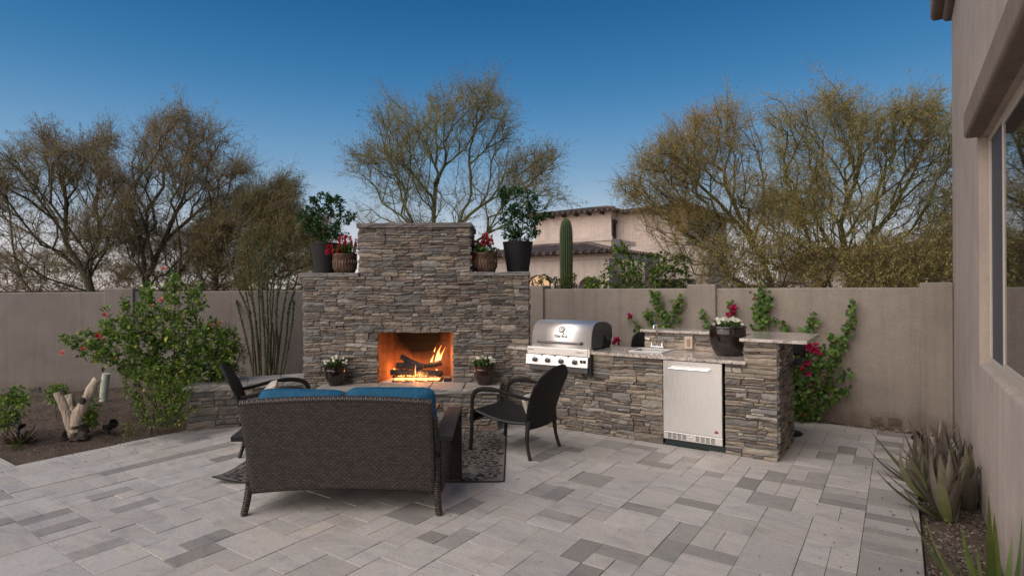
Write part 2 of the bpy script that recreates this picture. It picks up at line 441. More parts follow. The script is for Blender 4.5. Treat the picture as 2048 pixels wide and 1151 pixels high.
class Stones:
    """Collects facing stones of one thing; the 280 largest become objects, the rest one joined part."""
    def __init__(s, seed): s.r = random.Random(seed); s.items = []; s.seed = seed
    def face(s, O, e, n, W, H, holes=(), pr=.02, k=1.0, gx=.03, gz=.0145, warp=1.0, prio=1.0):
        O, e, n = Vector(O), Vector(e), Vector(n)
        for rc in pack(W, H, s.r, gx, gz, holes, gx/.03*1.05):
            V, F = stone_geo(rc, s.r, s.seed, proud=pr, W=W, H=H, warp=warp)
            V = [tuple(O+e*x+Vector((0, 0, z))+n*d) for x, z, d in V]
            s.items.append(((rc[2]-rc[0])*(rc[3]-rc[1])*prio, V, F, stone_col(s.r, k)))
    def build(s, parent, flip=False, limit=280):
        s.items.sort(key=lambda t: -t[0])
        for a, V, F, c in s.items[:limit]:
            mb = MB(); mb.tint = c; mb.add(V, F); mb.build('stone', M['stone'], parent, col=True)
        mb = MB()
        for a, V, F, c in s.items[limit:]: mb.tint = c; mb.add(V, F)
        if mb.v: o = mb.build('small_stones', M['stone'], parent, col=True); o['kind'] = 'stuff'
        return len(s.items)
def slab(parent, name, x0, x1, y0, y1, z0, z1, rnd, mat, rough=.006, lip=True, tint=(.30, .29, .28)):
    """a split-edged stone slab as a mesh"""
    mb = MB(); mb.tint = tint
    nx = max(3, int((x1-x0)/.07)); ny = max(2, int((y1-y0)/.08))
    per = []
    for i in range(nx): per.append((x0+(x1-x0)*i/nx, y0, 0, -1))
    for j in range(ny): per.append((x1, y0+(y1-y0)*j/ny, 1, 0))
    for i in range(nx): per.append((x1-(x1-x0)*i/nx, y1, 0, 1))
    for j in range(ny): per.append((x0, y1-(y1-y0)*j/ny, -1, 0))
    n = len(per); vs = []
    for lv in range(4):
        z = (z0, z0+(z1-z0)*.4, z0+(z1-z0)*.8, z1)[lv]
        for (x, y, a, b) in per:
            q = rnd.uniform(-rough, rough)-(.006 if lv == 3 else 0)
            vs.append((x+a*q, y+b*q, z+(rnd.uniform(-.002, .002) if lv in (1, 2, 3) else 0)))
    fs = [(l*n+k, l*n+(k+1) % n, (l+1)*n+(k+1) % n, (l+1)*n+k) for l in range(3) for k in range(n)]
    fs += [tuple(range(3*n, 4*n)), tuple(range(n-1, -1, -1))]
    mb.add(vs, fs); return mb.build(name, mat, parent, col=True)

# ---------------------------------------------------------------- ground
rg = random.Random(3)
mb = MB(); mb.add([(-900, -300, -.16), (900, -300, -.16), (900, 1800, -.16), (-900, 1800, -.16)], [(0, 1, 2, 3)])
tag(mb.build('ground', M['soil']), kind='structure')

# planting bed on the left, gently mounded sheet
def bed(name, x0, x1, y0, y1, nx, ny, zf, rot=True):
    mb = MB(); mb.grid(lambda u, v: (x0+(x1-x0)*u, y0+(y1-y0)*v, zf(x0+(x1-x0)*u, y0+(y1-y0)*v)), nx, ny)
    mb.uv = {}; o = mb.build(name, M['soil'], smooth=True)
    if rot: o.matrix_world = FR
    return tag(o, kind='structure')
EDGE = -5.84          # frame x of the paving's straight left edge
def zbed(x, y):
    d = EDGE-x
    e = max(0, min(1, d/.5)); e2 = max(0, min(1, (y+3.93)/.5)) 
    return -.035+.09*e*e2*(.5+.5*sn(x*1.3, y*1.1, 2))+.012*sn(x*7, y*7, 4)+.006*sn(x*19, y*17, 7)
bed('planting_soil', -14.5, EDGE-.003, -3.925, 4.5, 120, 120, zbed)
bed('soil_behind_fireplace', EDGE+.0, -3.0, -2.6, 2.0, 30, 40, lambda x, y: -.07)
bed('gravel_bed', 1.045, 1.405, -8.5, 1.125, 14, 300, lambda x, y: -.03+.012*sn(x*11, y*9, 1)+.006*sn(x*31, y*29, 7))
bed('wall_planting_strip', -3.0, 1.40, 1.86, 2.075, 60, 4, lambda x, y: -.022+.015*sn(x*11, y*13, 1))

# loose gravel, chips and dead leaves on the beds
def scatter_chips(name, n, fn, s0, s1, seed, label=None, cols=((.20, .16, .13), (.12, .09, .07), (.25, .21, .18))):
    rs = np.random.RandomState(seed); V = []; F = []; C = []
    base = np.array([[1, 0, 0], [0, 1, 0], [-1, 0, 0], [0, -1, 0], [0, 0, .7]])
    fc = np.array([[0, 1, 4], [1, 2, 4], [2, 3, 4], [3, 0, 4]])
    for i in range(n):
        p = fn(rs.rand(), rs.rand())
        if p is None: continue
        s = s0+(s1-s0)*rs.rand()**3; a = rs.rand()*6.28
        rot = np.array([[math.cos(a), -math.sin(a), 0], [math.sin(a), math.cos(a), 0], [0, 0, 1]])
        b = base*s*(.6+.8*rs.rand(5, 3)); F.append(fc+len(V)*5); V.append(b@rot.T+np.array(p)); C.append(np.tile(cols[rs.randint(len(cols))], (5, 1))*(.7+.6*rs.rand()))
    o = np_mesh(name, np.concatenate(V), np.concatenate(F), M['chip'], None, np.concatenate(C)); return tag(o, kind='stuff')
g = NG('gravel_chip'); g.base(g.attr()); g.b.inputs['Roughness'].default_value = .95; M['chip'] = g.m
def f2w(x, y, z=0): return tuple(FR @ Vector((x, y, z)))
def on_left_bed(u, v):
    x = EDGE-.02-6*u**1.3; y = -3.9+5.5*v; return f2w(x, y, zbed(x, y)-.001)
scatter_chips('gravel', 20000, on_left_bed, .003, .010, 1)
scatter_chips('strip_gravel', 9000, lambda u, v: f2w(1.05+.35*u, -5+6.1*v, -.028), .003, .011, 2, cols=((.20, .165, .14), (.12, .095, .08), (.26, .225, .20)))
scatter_chips('wall_gravel', 1500, lambda u, v: f2w(-2+3.35*u, 1.87+.2*v, -.018), .004, .016, 3, cols=((.30, .24, .17), (.14, .11, .09), (.36, .3, .2)))

# ---------------------------------------------------------------- patio of sandstone pavers
patio = tag(bpy.data.objects.new('patio', None), kind='structure'); COL.objects.link(patio)
patio.matrix_world = FR
mb = MB(); mb.box(EDGE, -8.5, -.15, 1.04, 1.86, -.022); mb.box(1.04, 1.13, -.15, 1.40, 1.86, -.0225); mb.box(-11, -8.5, -.15, EDGE-.0005, -3.93, -.0225)
mb.build('bedding_sand', M['sand'], patio)
m_ = .15; cells = {}; pav = []
rp = random.Random(11)
def region(x, y):
    if x < EDGE: return y < -3.93
    if x < .722: return y < 1.86
    return False
def inplace(x, y):         # hidden under masonry
    w = FR @ Vector((x, y, 0))
    if -2.25 < w.x < -.15 and w.y > 6.48: return True
    if w.y > 6.95 and w.x < .1: return True
    if w.x < -2.2 and w.y > 6.6+(w.x+3.7)*.43+.15: return True
    if -2.9 < x < -.08 and .12 < y < .75: return True
    return False
SH = [((2, 2), 7), ((3, 2), .5), ((2, 3), .8), ((2, 1), 3.2), ((1, 2), 2.2), ((1, 1), 3)]
X0, Y0 = EDGE+m_, -8.4
NXc, NYc = int(round((.722-X0)/m_)), int((1.86-Y0)/m_)+1
mX = (.722-X0)/NXc
occ = [[False]*NXc for _ in range(NYc)]
for j in range(NYc):
    for i in range(NXc):
        if occ[j][i]: continue
        ch = rp.choices([s for s, _ in SH], [w for _, w in SH])[0]; w, h = ch
        while i+w > NXc or any(occ[j][i+k] for k in range(w) if i+k < NXc): w -= 1
        h = min(h, NYc-j)
        if w == 1 and h == 1 and j+1 < NYc: h = rp.choice((1, 2, 2))
        for a in range(h):
            for b in range(w): occ[j+a][i+b] = True
        pav.append((X0+i*mX, Y0+j*m_, X0+(i+w)*mX, min(1.86, Y0+(j+h)*m_), w*h))
y = -3.93                                          # border course along the left edge
while y < 1.8:
    L = rp.choice((.3, .38, .45)); pav.append((EDGE, y, EDGE+m_, min(1.86, y+L), 3)); y += L
y = -8.4
while y < -3.95:
    L = .305; pav.append((EDGE, y, EDGE+m_, min(-3.93, y+L), 3)); y += L
y = -8.4
while y < 1.13:                                    # soldier course along the gravel bed
    L = rp.choice((.10, .15, .15, .2, .3)); L = min(L, 1.13-y) if 1.13-y > .05 else 1.13-y+.001
    pav.append((.722, y, 1.036, y+L, 99)); y += L
y = 1.13
while y < 1.8:
    x = .722
    L = rp.choice((.15, .23)); 
    while x < 1.37:
        w = rp.choice((.23, .305)); w = min(w, 1.385-x); 
        pav.append((x, y, x+w, min(1.86, y+L), 98)); x += w
    y += L
y = -8.4
while y < -3.95:                                   # left wing
    x = EDGE
    h = rp.choice((.305, .305, .457))
    while x > -11:
        w = rp.choice((.305, .457, .61)); pav.append((x-w, y, x, min(-3.93, y+h), 4)); x -= w
    y += h
def project(p):
    q = CM.to_3x3().inverted() @ (Vector(p)-Vector((0, 0, HC)))
    if q.z > -.1: return (-999, -999)
    return (1024+q.x/-q.z*FPX, 575.5-q.y/-q.z*FPX)
vis = []; hid = []
for (x0, y0, x1, y1, a) in pav:
    if y1-y0 < .02 or x1-x0 < .02: continue
    cx, cy = (x0+x1)/2, (y0+y1)/2
    if inplace(cx, cy): continue
    w = FR @ Vector((cx, cy, 0))
    px, py = project(w)
    area = (x1-x0)*(y1-y0)/max(.3, w.y)**3
    seen = -80 < px < 2120 and 560 < py < 1290 and w.y > .3
    (vis if seen else hid).append((area, x0, y0, x1, y1, a))
vis.sort(key=lambda t: -t[0])
def paver_geo(x0, y0, x1, y1, a, rnd):
    g_ = .0015; x0 += g_; x1 -= g_; y0 += g_; y1 -= g_
    z = rnd.uniform(-.0022, .0022); c = .002
    zz = [z+rnd.uniform(-.0012, .0012) for _ in range(4)]
    pts = [(x0, y0), (x1, y0), (x1, y1), (x0, y1)]; ins = [(x0+c, y0+c), (x1-c, y0+c), (x1-c, y1-c), (x0+c, y1-c)]
    V = [(x, y, -.03) for x, y in pts]+[(x, y, zz[i]-c*.7) for i, (x, y) in enumerate(pts)]+[(x, y, zz[i]) for i, (x, y) in enumerate(ins)]
    F = [(8, 9, 10, 11)]+[(i, (i+1) % 4, 4+(i+1) % 4, 4+i) for i in range(4)]+[(4+i, 4+(i+1) % 4, 8+(i+1) % 4, 8+i) for i in range(4)]
    if a >= 98: k = rnd.choice((.27, .33, .38, .42, .46, .49))
    elif a <= 2 and rnd.random() < .19: k = rnd.uniform(.26, .33)
    elif rnd.random() < .08: k = rnd.uniform(.31, .36)
    else: k = rnd.uniform(.42, .51)
    t = rnd.uniform(-.01, .02)
    return V, F, (k*(1.03+t), k*(.98), k*(.93-t))
rest = MB()
for i, (ar, x0, y0, x1, y1, a) in enumerate(vis+hid):
    V, F, c = paver_geo(x0, y0, x1, y1, a, rp)
    if i < 300 and i < len(vis):
        mb = MB(); mb.tint = c; mb.add(V, F); mb.build('paver', M['paver'], patio, col=True)
    else: rest.tint = c; rest.add(V, F)
tag(rest.build('far_pavers', M['paver'], patio, col=True), kind='stuff')
print('pavers', len(vis), len(hid))

# ---------------------------------------------------------------- perimeter walls
WT = 1.58
WY = 2.08           # face of the right wall in frame coordinates
wr = thing('garden_wall', 'tan stucco garden wall with climbing vines, behind the outdoor kitchen', 'wall', P0, RZ)
mb = MB(); mb.box(-6.9, WY, -.3, 1.55, WY+.2, WT); mb.build('wall_panel', M['stucco'], wr, bevel=.015)
for x0, x1 in ((-1.455, -1.077), (1.115, 1.408), (-4.12, -3.74)):
    mb = MB(); mb.box(x0, WY-.035, -.3, x1, WY+.235, WT+.055); mb.build('pilaster', M['stucco'], wr, bevel=.015)
rs_ = random.Random(5)
def drain_blocks(parent, spots):
    for (x0, z0, x1, z1, y) in spots:
        mb = MB(); mb.tint = (.20, .17, .14)
        V, F = stone_geo((x0, z0, x1, z1), rs_, 3, back=.02, proud=.006, gap=0, warp=.3)
        mb.add([(a, y-d, b) for a, b, d in V], [f[::-1] for f in F]); mb.build('drain_block', M['stone'], parent, col=True)
def wx(px, y=WY): return on_y(px, 700, y).x
drain_blocks(wr, [(wx(a), -.01, wx(b), .10, WY) for a, b in ((1739, 1765), (1776, 1804), (1590, 1611), (1622, 1645))])
LA, LB = Vector((-1.95, 10.75, 0)), Vector((-11.6, 7.6, 0))
ll = thing('garden_wall', 'grey shaded stucco garden wall behind the rose bush and ocotillo', 'wall', LB, math.atan2(LA.y-LB.y, LA.x-LB.x))
Lw = (LA-LB).length
mb = MB(); mb.box(0, 0, -.3, Lw, .2, WT); mb.build('wall_panel', M['stucco'], ll, bevel=.015)
LM = Matrix.Translation(LB) @ Matrix.Rotation(math.atan2(LA.y-LB.y, LA.x-LB.x), 4, 'Z'); LMI = LM.inverted()
def on_left(px, py, y=0):
    o = LMI @ Vector((0, 0, HC)); d = LMI.to_3x3() @ ray(px, py); return o+d*((y-o.y)/d.y)
mb = MB(); mb.box(on_left(209, 600).x, -.04, -.3, on_left(268, 600).x, .24, WT+.055); mb.build('pilaster', M['stucco'], ll, bevel=.015)
drain_blocks(ll, [(on_left(a, 780).x, -.0, on_left(b, 780).x, .09, -.001) for a, b in ((58, 80),)])

# ---------------------------------------------------------------- fireplace
FZ = 6.85
fx0, fx1, fs = -2.52, .20, 1.755
fp = thing('fireplace', 'tall stepped ledge stone outdoor fireplace with a fire burning in its opening', 'fireplace', (0, FZ, 0), 0)
bx0, bx1, bz0, bz1 = -1.625, -.719, .47, 1.075
mb = MB()
mb.box(fx0+.02, .02, 0, bx0-.04, .85, fs); mb.box(bx1+.04, .02, 0, fx1-.02, .85, fs)
mb.box(bx0-.04, .02, bz1+.03, bx1+.04, .85, fs); mb.box(bx0-.04, .02, 0, bx1+.04, .85, bz0-.002); mb.box(bx0-.04, .60, bz0-.002, bx1+.04, .85, bz1+.03)
mb.box(-1.82, .02, fs, -.525, .78, 2.34)
mb.build('core', M['mortar'], fp)
S = Stones(21)
S.face((fx0, 0, 0), (1, 0, 0), (0, -1, 0), fx1-fx0, fs, [(bx0-fx0, 0.0, bx1-fx0, bz1), (.35, 0, 2.3, .35)])
S.face((-1.84, 0, fs), (1, 0, 0), (0, -1, 0), 1.335, .585)
S.face((fx1, 0, .9), (0, 1, 0), (1, 0, 0), .85, fs-.9, prio=.3); S.face((fx0, .85, 0), (0, -1, 0), (-1, 0, 0), .85, fs, prio=.3)
S.face((-.505, 0, fs), (0, 1, 0), (1, 0, 0), .78, .585, prio=.7); S.face((-1.84, .78, fs), (0, -1, 0), (-1, 0, 0), .78, .585, prio=.3)
print('fireplace stones', S.build(fp))
rs2 = random.Random(8)
for a, b in ((-1.865, -1.2), (-1.196, -.48)): slab(fp, 'cap_stone', a, b, -.035, .82, 2.34, 2.395, rs2, M['cap'], tint=(.20, .185, .18))
for a, b in ((-2.57, -2.22), (-2.216, -2.03), (-2.026, -1.845), (-.50, -.21), (-.206, .22)):
    slab(fp, 'cap_stone', a, b, -.03, .87, fs, fs+.045, rs2, M['cap'], tint=(.27, .26, .25))
# firebox of firebrick
def mk_brick():
    g = NG('firebrick'); co = g.coord(); a = g.attr(); f = g.noise(co, 40, 5, .7)
    c = g.mix(a, g.ramp(f, [(.3, G(.75)), (.7, G(1.15))]), .8)
    sp = g.n('SeparateXYZ'); g.l(co, sp.inputs[0])
    # soot: a stain on the back wall, heaviest high up in the middle
    dx = g.math('MULTIPLY', g.math('ADD', sp.outputs[0], 1.2), 1.9)
    dz = g.math('MULTIPLY', g.math('SUBTRACT', sp.outputs[2], 1.02), 2.3)
    rr = g.math('SQRT', g.math('ADD', g.math('MULTIPLY', dx, dx), g.math('MULTIPLY', dz, dz)))
    rr = g.math('ADD', rr, g.math('MULTIPLY', g.math('SUBTRACT', g.noise(co, 6, 5, .6), .5), .5))
    c = g.mix(c, g.ramp(rr, [(.52, G(.02)), (1.0, G(1.0))]), 1)
    g.base(c); g.b.inputs['Roughness'].default_value = .9; g.bump(f, .4, .005); return g.m
M['brick'] = mk_brick()
def bricks(O, e, n, W, H, bw=.228, bh=.1142, off=0):
    O, e, n = Vector(O), Vector(e), Vector(n); j = 0; z = 0
    while z < H-.01:
        x = -(bw/2 if j % 2 else 0); h = min(bh, H-z)
        while x < W-.005:
            a, b = max(0, x)+.001, min(W, x+bw)-.001
            if b-a > .01:
                mb = MB(); k = rs2.uniform(.85, 1.15); mb.tint = (.36*k, .17*k, .10*k); vs = []
                for d in (-.03, -.001, 0):
                    q = 0 if d < 0 else .0012
                    vs += [O+e*(a+q)+Vector((0, 0, z+.001+q))+n*d, O+e*(b-q)+Vector((0, 0, z+.001+q))+n*d, O+e*(b-q)+Vector((0, 0, z+h-.001-q))+n*d, O+e*(a+q)+Vector((0, 0, z+h-.001-q))+n*d]
                fs_ = [(8, 9, 10, 11)]+[(l*4+i, l*4+(i+1) % 4, l*4+4+(i+1) % 4, l*4+4+i) for l in (0, 1) for i in range(4)]
                mb.add(vs, fs_); mb.build('brick', M['brick'], fp, col=True)
            x += bw
        z += bh; j += 1
bD = .50; sp_ = .10
bricks((bx0+sp_, bD, bz0), (1, 0, 0), (0, -1, 0), bx1-bx0-2*sp_, bz1-bz0+.03)
for sx, xx, yy in ((1, bx0, .03), (-1, bx1, .03)):
    p0 = Vector((bx0, .03, bz0)) if sx > 0 else Vector((bx1-sp_, bD, bz0)); p1 = Vector((bx0+sp_, bD, bz0)) if sx > 0 else Vector((bx1, .03, bz0))
    e = (p1-p0); L = e.length; e.normalize(); n = Vector((e.y, -e.x, 0))
    bricks(p0, e, n, L, bz1-bz0+.03)
mb = MB(); mb.box(bx0-.03, .02, bz1+.025, bx1+.03, bD+.05, bz1+.06); mb.build('firebox_ceiling', M['darkwood'], fp)
mb = MB(); mb.box(bx0-.03, .021, bz0-.04, bx1+.03, bD+.02, bz0-.001); mb.tint = (.2, .16, .14); mb.build('firebox_floor', M['cap'], fp, col=True)

# raised hearth
hx0, hx1, hd, hh = -2.22, -.175, .46, .475
he = thing('raised_hearth', 'raised stone hearth ledge in front of the fireplace opening, holding two flower pots', 'hearth', (0, FZ-hd, 0), 0)
mb = MB(); mb.box(hx0+.03, .03, 0, hx1-.03, hd-.03, hh-.05); mb.build('core', M['mortar'], he)
S = Stones(31); S.face((hx0, 0, 0), (1, 0, 0), (0, -1, 0), hx1-hx0, hh-.052)
S.face((hx1, 0, 0), (0, 1, 0), (1, 0, 0), hd-.03, hh-.052); S.face((hx0, hd-.03, 0), (0, -1, 0), (-1, 0, 0), hd-.03, hh-.052); print('hearth', S.build(he))
for a, b in ((-2.26, -1.56), (-1.556, -.96), (-.956, -.565), (-.561, -.145)): slab(he, 'cap_slab', a, b, -.03, hd-.034, hh-.052, hh, rs2, M['cap'], tint=(.36, .34, .315))

# curved seat wall to the left of the hearth
b0, b1 = Vector((-3.71, 6.46, 0)), Vector((-2.42, 7.03, 0))
bd_ = (b1-b0); bL = bd_.length; brz = math.atan2(bd_.y, bd_.x)
be = thing('stone_bench', 'low ledge stone seat wall with pale slab top, left of the fireplace', 'bench', b0, brz)
mb = MB(); mb.box(.03, .03, -.05, bL, .42, .44); mb.build('core', M['mortar'], be)
S = Stones(41); S.face((0, 0, -.02), (1, 0, 0), (0, -1, 0), bL, .46, gx=.036, gz=.018); S.face((0, .45, -.02), (0, -1, 0), (-1, 0, 0), .45, .46, gx=.036, gz=.018)
print('bench', S.build(be))
for a, b in ((-.04, .62), (.624, 1.0), (1.004, 1.42)): slab(be, 'cap_slab', a, b, -.035, .49, .441, .507, rs2, M['cap'], tint=(.44, .42, .39), rough=.008)
# ---------------------------------------------------------------- the house on the right
ho = thing('house', 'corner of the tan stucco house with a large window, at the right edge', 'house', P0, RZ)
HX, HY = 1.41, 2.17
wy0, wy1, wz0, wz1 = -3.6, -.30, 1.04, 2.69
mb = MB()
Yb = -8.6
for (y0, y1, z0, z1) in ((wy1, HY, -.2, 4.6), (wy0, wy1, -.2, wz0), (wy0, wy1, wz1, 4.6), (Yb, wy0, -.2, 4.6)):
    mb.box(HX, y0, z0, HX+.28, y1, z1)
mb.box(HX+.28, HY-.28, -.2, HX+6, HY, 4.6)
import bmesh
o = mb.build('wall', M['stucco_house'], ho)
bm = bmesh.new(); bm.from_mesh(o.data)
bmesh.ops.remove_doubles(bm, verts=bm.verts, dist=1e-4)
ed = [e for e in bm.edges if all(abs(v.co.x-HX) < 1e-3 for v in e.verts) and ((all(abs(v.co.y-HY) < 1e-3 for v in e.verts)) or (all(abs(v.co.y-wy1) < 1e-3 for v in e.verts) and all(wz0-.01 < v.co.z < wz1+.01 for v in e.verts)) or (all(abs(v.co.z-wz0) < 1e-3 for v in e.verts) and all(v.co.y < wy1+.01 for v in e.verts)))]
bmesh.ops.bevel(bm, geom=ed, offset=.028, segments=5, profile=.5, affect='EDGES')
bm.to_mesh(o.data); bm.free()
for p in o.data.polygons: p.use_smooth = True
try: o.data.set_sharp_from_angle(angle=R(30))
except Exception: pass
mb = MB(); mb.box(HX+.05, -8.6, 4.55, HX+6, HY-.02, 4.64); mb.build('roof', M['stucco_house'], ho)
mb = MB(); mb.box(HX-.085, wy0-.2, wz1-.001, HX+.04, wy1+.02, 2.885); mb.box(HX+.04, wy0-.2, wz1-.0005, HX+.13, wy1+.02, wz1+.05)
mb.build('lintel', M['stucco_trim'], ho, bevel=.03, seg=4)
for d, z0, z1 in ((.075, 4.50, 4.74), (.18, 4.575, 5.1)):
    mb = MB(); mb.box(HX-d, Yb, z0, HX+.2, HY+d, z1); mb.box(HX+.2, HY-.2, z0, HX+6, HY+d, z1); mb.build('cornice', M['stucco_trim'], ho, bevel=.05, seg=4)
win = tag(bpy.data.objects.new('window', None)); link(win, ho)
fx = HX+.055
def frame_bar(y0, y1, z0, z1, x0=0, x1=.05, n='window_frame'):
    mb = MB(); mb.box(fx+x0, y0, z0, fx+x1, y1, z1); mb.build(n, M['window_frame'], win, bevel=.004)
frame_bar(wy0, wy1, wz0, wz0+.045); frame_bar(wy0, wy1, wz1-.045, wz1); frame_bar(wy1-.045, wy1, wz0+.045, wz1-.045)
frame_bar(-.985, -.955, wz0+.045, wz1-.045, .0, .014, 'mullion'); frame_bar(wy1-.085, wy1-.046, wz0+.046, wz1-.046, .008, .045)
frame_bar(wy0+.05, -.985, wz0+.046, wz0+.075, .001, .045); frame_bar(wy0+.05, -.985, wz1-.075, wz1-.046, .001, .045)
mb = MB(); mb.box(fx+.010, -.955, wz0+.045, fx+.016, wy1-.085, wz1-.045); mb.build('screen_pane', M['screen'], win)
mb = MB(); mb.box(fx+.008, wy0+.05, wz0+.075, fx+.013, -.985, wz1-.075); mb.build('pane', M['glass'], win)
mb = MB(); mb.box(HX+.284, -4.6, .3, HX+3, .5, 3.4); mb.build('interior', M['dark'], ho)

# ---------------------------------------------------------------- outdoor kitchen island
ki = thing('outdoor_kitchen_island', 'L-shaped ledge stone kitchen island with speckled granite counter and raised bar', 'kitchen island', P0, RZ)
XL = -2.985
FRX0, FRX1 = -1.076, -.464
CT = .905
mb = MB()
mb.box(XL, .02, 0, FRX0-.02, .84, .872); mb.box(FRX1+.02, .02, 0, -.02, .84, .872); mb.box(FRX0-.02, .55, 0, FRX1+.02, .84, .872)
mb.box(FRX0-.02, .02, .875-.01, FRX1+.02, .55, .874)
mb.box(-.27, .02, .872, -.02, .84, 1.088); mb.box(-1.49, .62, .9, -.27, .84, 1.088)
mb.build('core', M['mortar'], ki)
S = Stones(51)
S.face((XL, 0, -.0), (1, 0, 0), (0, -1, 0), FRX0-XL, .872, [(-2.60-XL, .74, -1.93-XL, .9)], k=1.08)
S.face((FRX1, 0, -.0), (1, 0, 0), (0, -1, 0), -FRX1, .872, k=1.08)
S.face((-.285, 0, .872), (1, 0, 0), (0, -1, 0), .285, .216, k=1.08)
S.face((0, 0, -.0), (0, 1, 0), (1, 0, 0), .85, 1.088, k=.95)
S.face((-1.5, .60, CT), (1, 0, 0), (0, -1, 0), 1.215, .183, k=1.12, gx=.036, gz=.02)
S.face((-.285, .60, CT), (0, -1, 0), (-1, 0, 0), .6, .183, k=1.08, gx=.036, gz=.02)
S.face((0, .85, 0), (-1, 0, 0), (0, 1, 0), 1.5, 1.08, prio=.02, k=1)
S.face((-1.5, .85, 0), (-1, 0, 0), (0, 1, 0), 1.4, .86, prio=.02, k=1)
print('island', S.build(ki))
sx0, sx1, sy0, sy1 = -1.505, -1.155, .17, .47
mb = MB(); y0 = -.05; z0 = .874
gx0, gx1 = -2.665, -1.885
for (a, b, c, d) in ((XL+.01, gx0, y0, .60), (gx0, gx1, .52, .60), (gx1, sx0, y0, .60), (sx0, sx1, y0, sy0), (sx0, sx1, sy1, .60), (sx1, -.285, y0, .60), (-.285, -.264, y0, -.026)):
    mb.box(a, c, z0, b, d, CT)
o = mb.build('countertop', M['granite'], ki)
bm = bmesh.new(); bm.from_mesh(o.data); bmesh.ops.remove_doubles(bm, verts=bm.verts, dist=1e-4); bm.to_mesh(o.data); bm.free()
mb = MB(); mb.prism([(-.32, -.055), (.25, -.055), (.25, .88), (-1.54, .88), (-1.54, .555), (-.32, .555)], 1.09, 1.12); mb.build('bar_top', M['granite'], ki, bevel=.004)
mb = MB(); mb.box(FRX0, .05, 0, FRX0+.002, .55, .873); mb.box(FRX1-.002, .05, 0, FRX1, .55, .873); mb.build('recess_lining', M['dark'], ki)
# outlet
ou = thing('electrical_outlet', 'beige weatherproof electrical outlet on the stone backsplash beside the faucet', 'outlet', f2w(-.985, .565, .993), RZ)
mb = MB(); mb.box(-.045, -.012, -.068, .045, .03, .068); mb.build('cover_plate', M['beige'], ou, bevel=.006)
mb = MB(); mb.box(-.017, -.019, -.04, .017, -.0122, .04); mb.build('socket_face', simple('tan_socket', (.36, .2, .12), .5, 0, .1), ou, bevel=.003)

# sink and faucet
si = thing('sink', 'small white drop-in bar sink set into the granite counter', 'sink', f2w((sx0+sx1)/2, (sy0+sy1)/2, CT), RZ)
mb = MB(); a, b, t = (sx1-sx0)/2, (sy1-sy0)/2, .014
for (x0, y0, x1, y1) in ((-a-.012, -b-.012, a+.012, -b+.02), (-a-.012, b-.02, a+.012, b+.06), (-a-.012, -b+.02, -a+.02, b-.02), (a-.02, -b+.02, a+.012, b-.02)): mb.box(x0, y0, .0015, x1, y1, .011)
mb.build('rim', M['white'], si, bevel=.003)
mb = MB(); mb.box(-a+.006, -b+.006, -.15, a-.006, b-.006, -.145)
for (x0, y0, x1, y1) in ((-a+.006, -b+.006, -a+.012, b-.006), (a-.012, -b+.006, a-.006, b-.006), (-a+.012, -b+.006, a-.012, -b+.012), (-a+.012, b-.012, a-.012, b-.006)): mb.box(x0, y0, -.145, x1, y1, .0012)
mb.build('basin', M['white'], si)
fa = thing('faucet', 'chrome two-handle bar faucet with tall curved spout behind the sink', 'faucet', f2w(-1.325, sy1+.045, CT+.011), RZ)
mb = MB(); mb.box(-.085, -.028, .0005, .085, .028, .028); mb.build('base', M['chrome'], fa, bevel=.008, smooth=True)
mb = MB(); mb.tube(bez([(0, 0, .028), (0, 0, .14), (0, 0, .22), (0, -.02, .262), (0, -.055, .278), (0, -.088, .262), (0, -.10, .228)], 6), .0095, 12); mb.build('spout', M['chrome'], fa, smooth=True)
for sgn in (-1, 1):
    mb = MB(); mb.lathe([(.018, .027), (.016, .05), (.012, .065), (.014, .078), (.004, .084)], 12, Matrix.Translation((sgn*.06, 0, 0)))
    mb.tube(bez([(sgn*.06, 0, .075), (sgn*.085, -.01, .10), (sgn*.125, -.02, .108)], 4), [.009]*4+[.007]*4+[.008], 8); mb.build('handle', M['chrome'], fa, smooth=True)

# ---------------------------------------------------------------- gas grill
gr = thing('gas_grill', 'stainless steel built-in gas grill with domed hood and four knobs', 'grill', f2w(0, 0, 0), RZ)
gx0, gx1 = -2.675, -1.888
hx0_, hx1_ = -2.64, -1.875+.0
# hood: profile in (y,z)
prof = [(-.03, .925), (-.027, .985), (-.018, 1.05), (.0, 1.115), (.024, 1.158), (.065, 1.195), (.14, 1.213), (.24, 1.216), (.36, 1.206), (.46, 1.18), (.53, 1.14), (.55, 1.08), (.55, .97)]
prof = [(p.x, p.y) for p in bez([(y, z, 0) for y, z in prof], 4)]
hood = MB(); n = len(prof)
def hood_x(side, z): return side
vs = [(hx0_, y, z) for y, z in prof]+[(hx1_, y, z) for y, z in prof]
hood.add(vs, [(i, n+i, n+i+1, i+1) for i in range(n-1)])
o = hood.build('hood', M['steel'], gr, smooth=True, solid=.008)
for sd_, x in ((-1, hx0_+.006), (1, hx1_-.006)):
    mb = MB(); cut = [(.55, .97), (.53, 1.0), (.40, .975), (.33, 1.06), (.30, 1.03), (.26, .925)]
    poly = [(y, z) for y, z in prof if not (y > .5 and z < 1.0)]+cut[1:]
    vs = [(x, y, z) for y, z in poly]+[(x+.004*sd_*-1, y, z) for y, z in poly]; k = len(poly)
    mb.add(vs, [tuple(range(k)), tuple(range(2*k-1, k-1, -1))]+[(i, i+k, (i+1) % k+k, (i+1) % k) for i in range(k)])
    mb.build('hood_side', M['dark_steel'], gr)
mb = MB(); mb.box(hx0_+.02, .02, .80, hx1_-.02, .51, .93); mb.box(hx0_+.015, .25, .93, hx1_-.015, .53, 1.03); mb.build('firebox', M['black_metal'], gr)
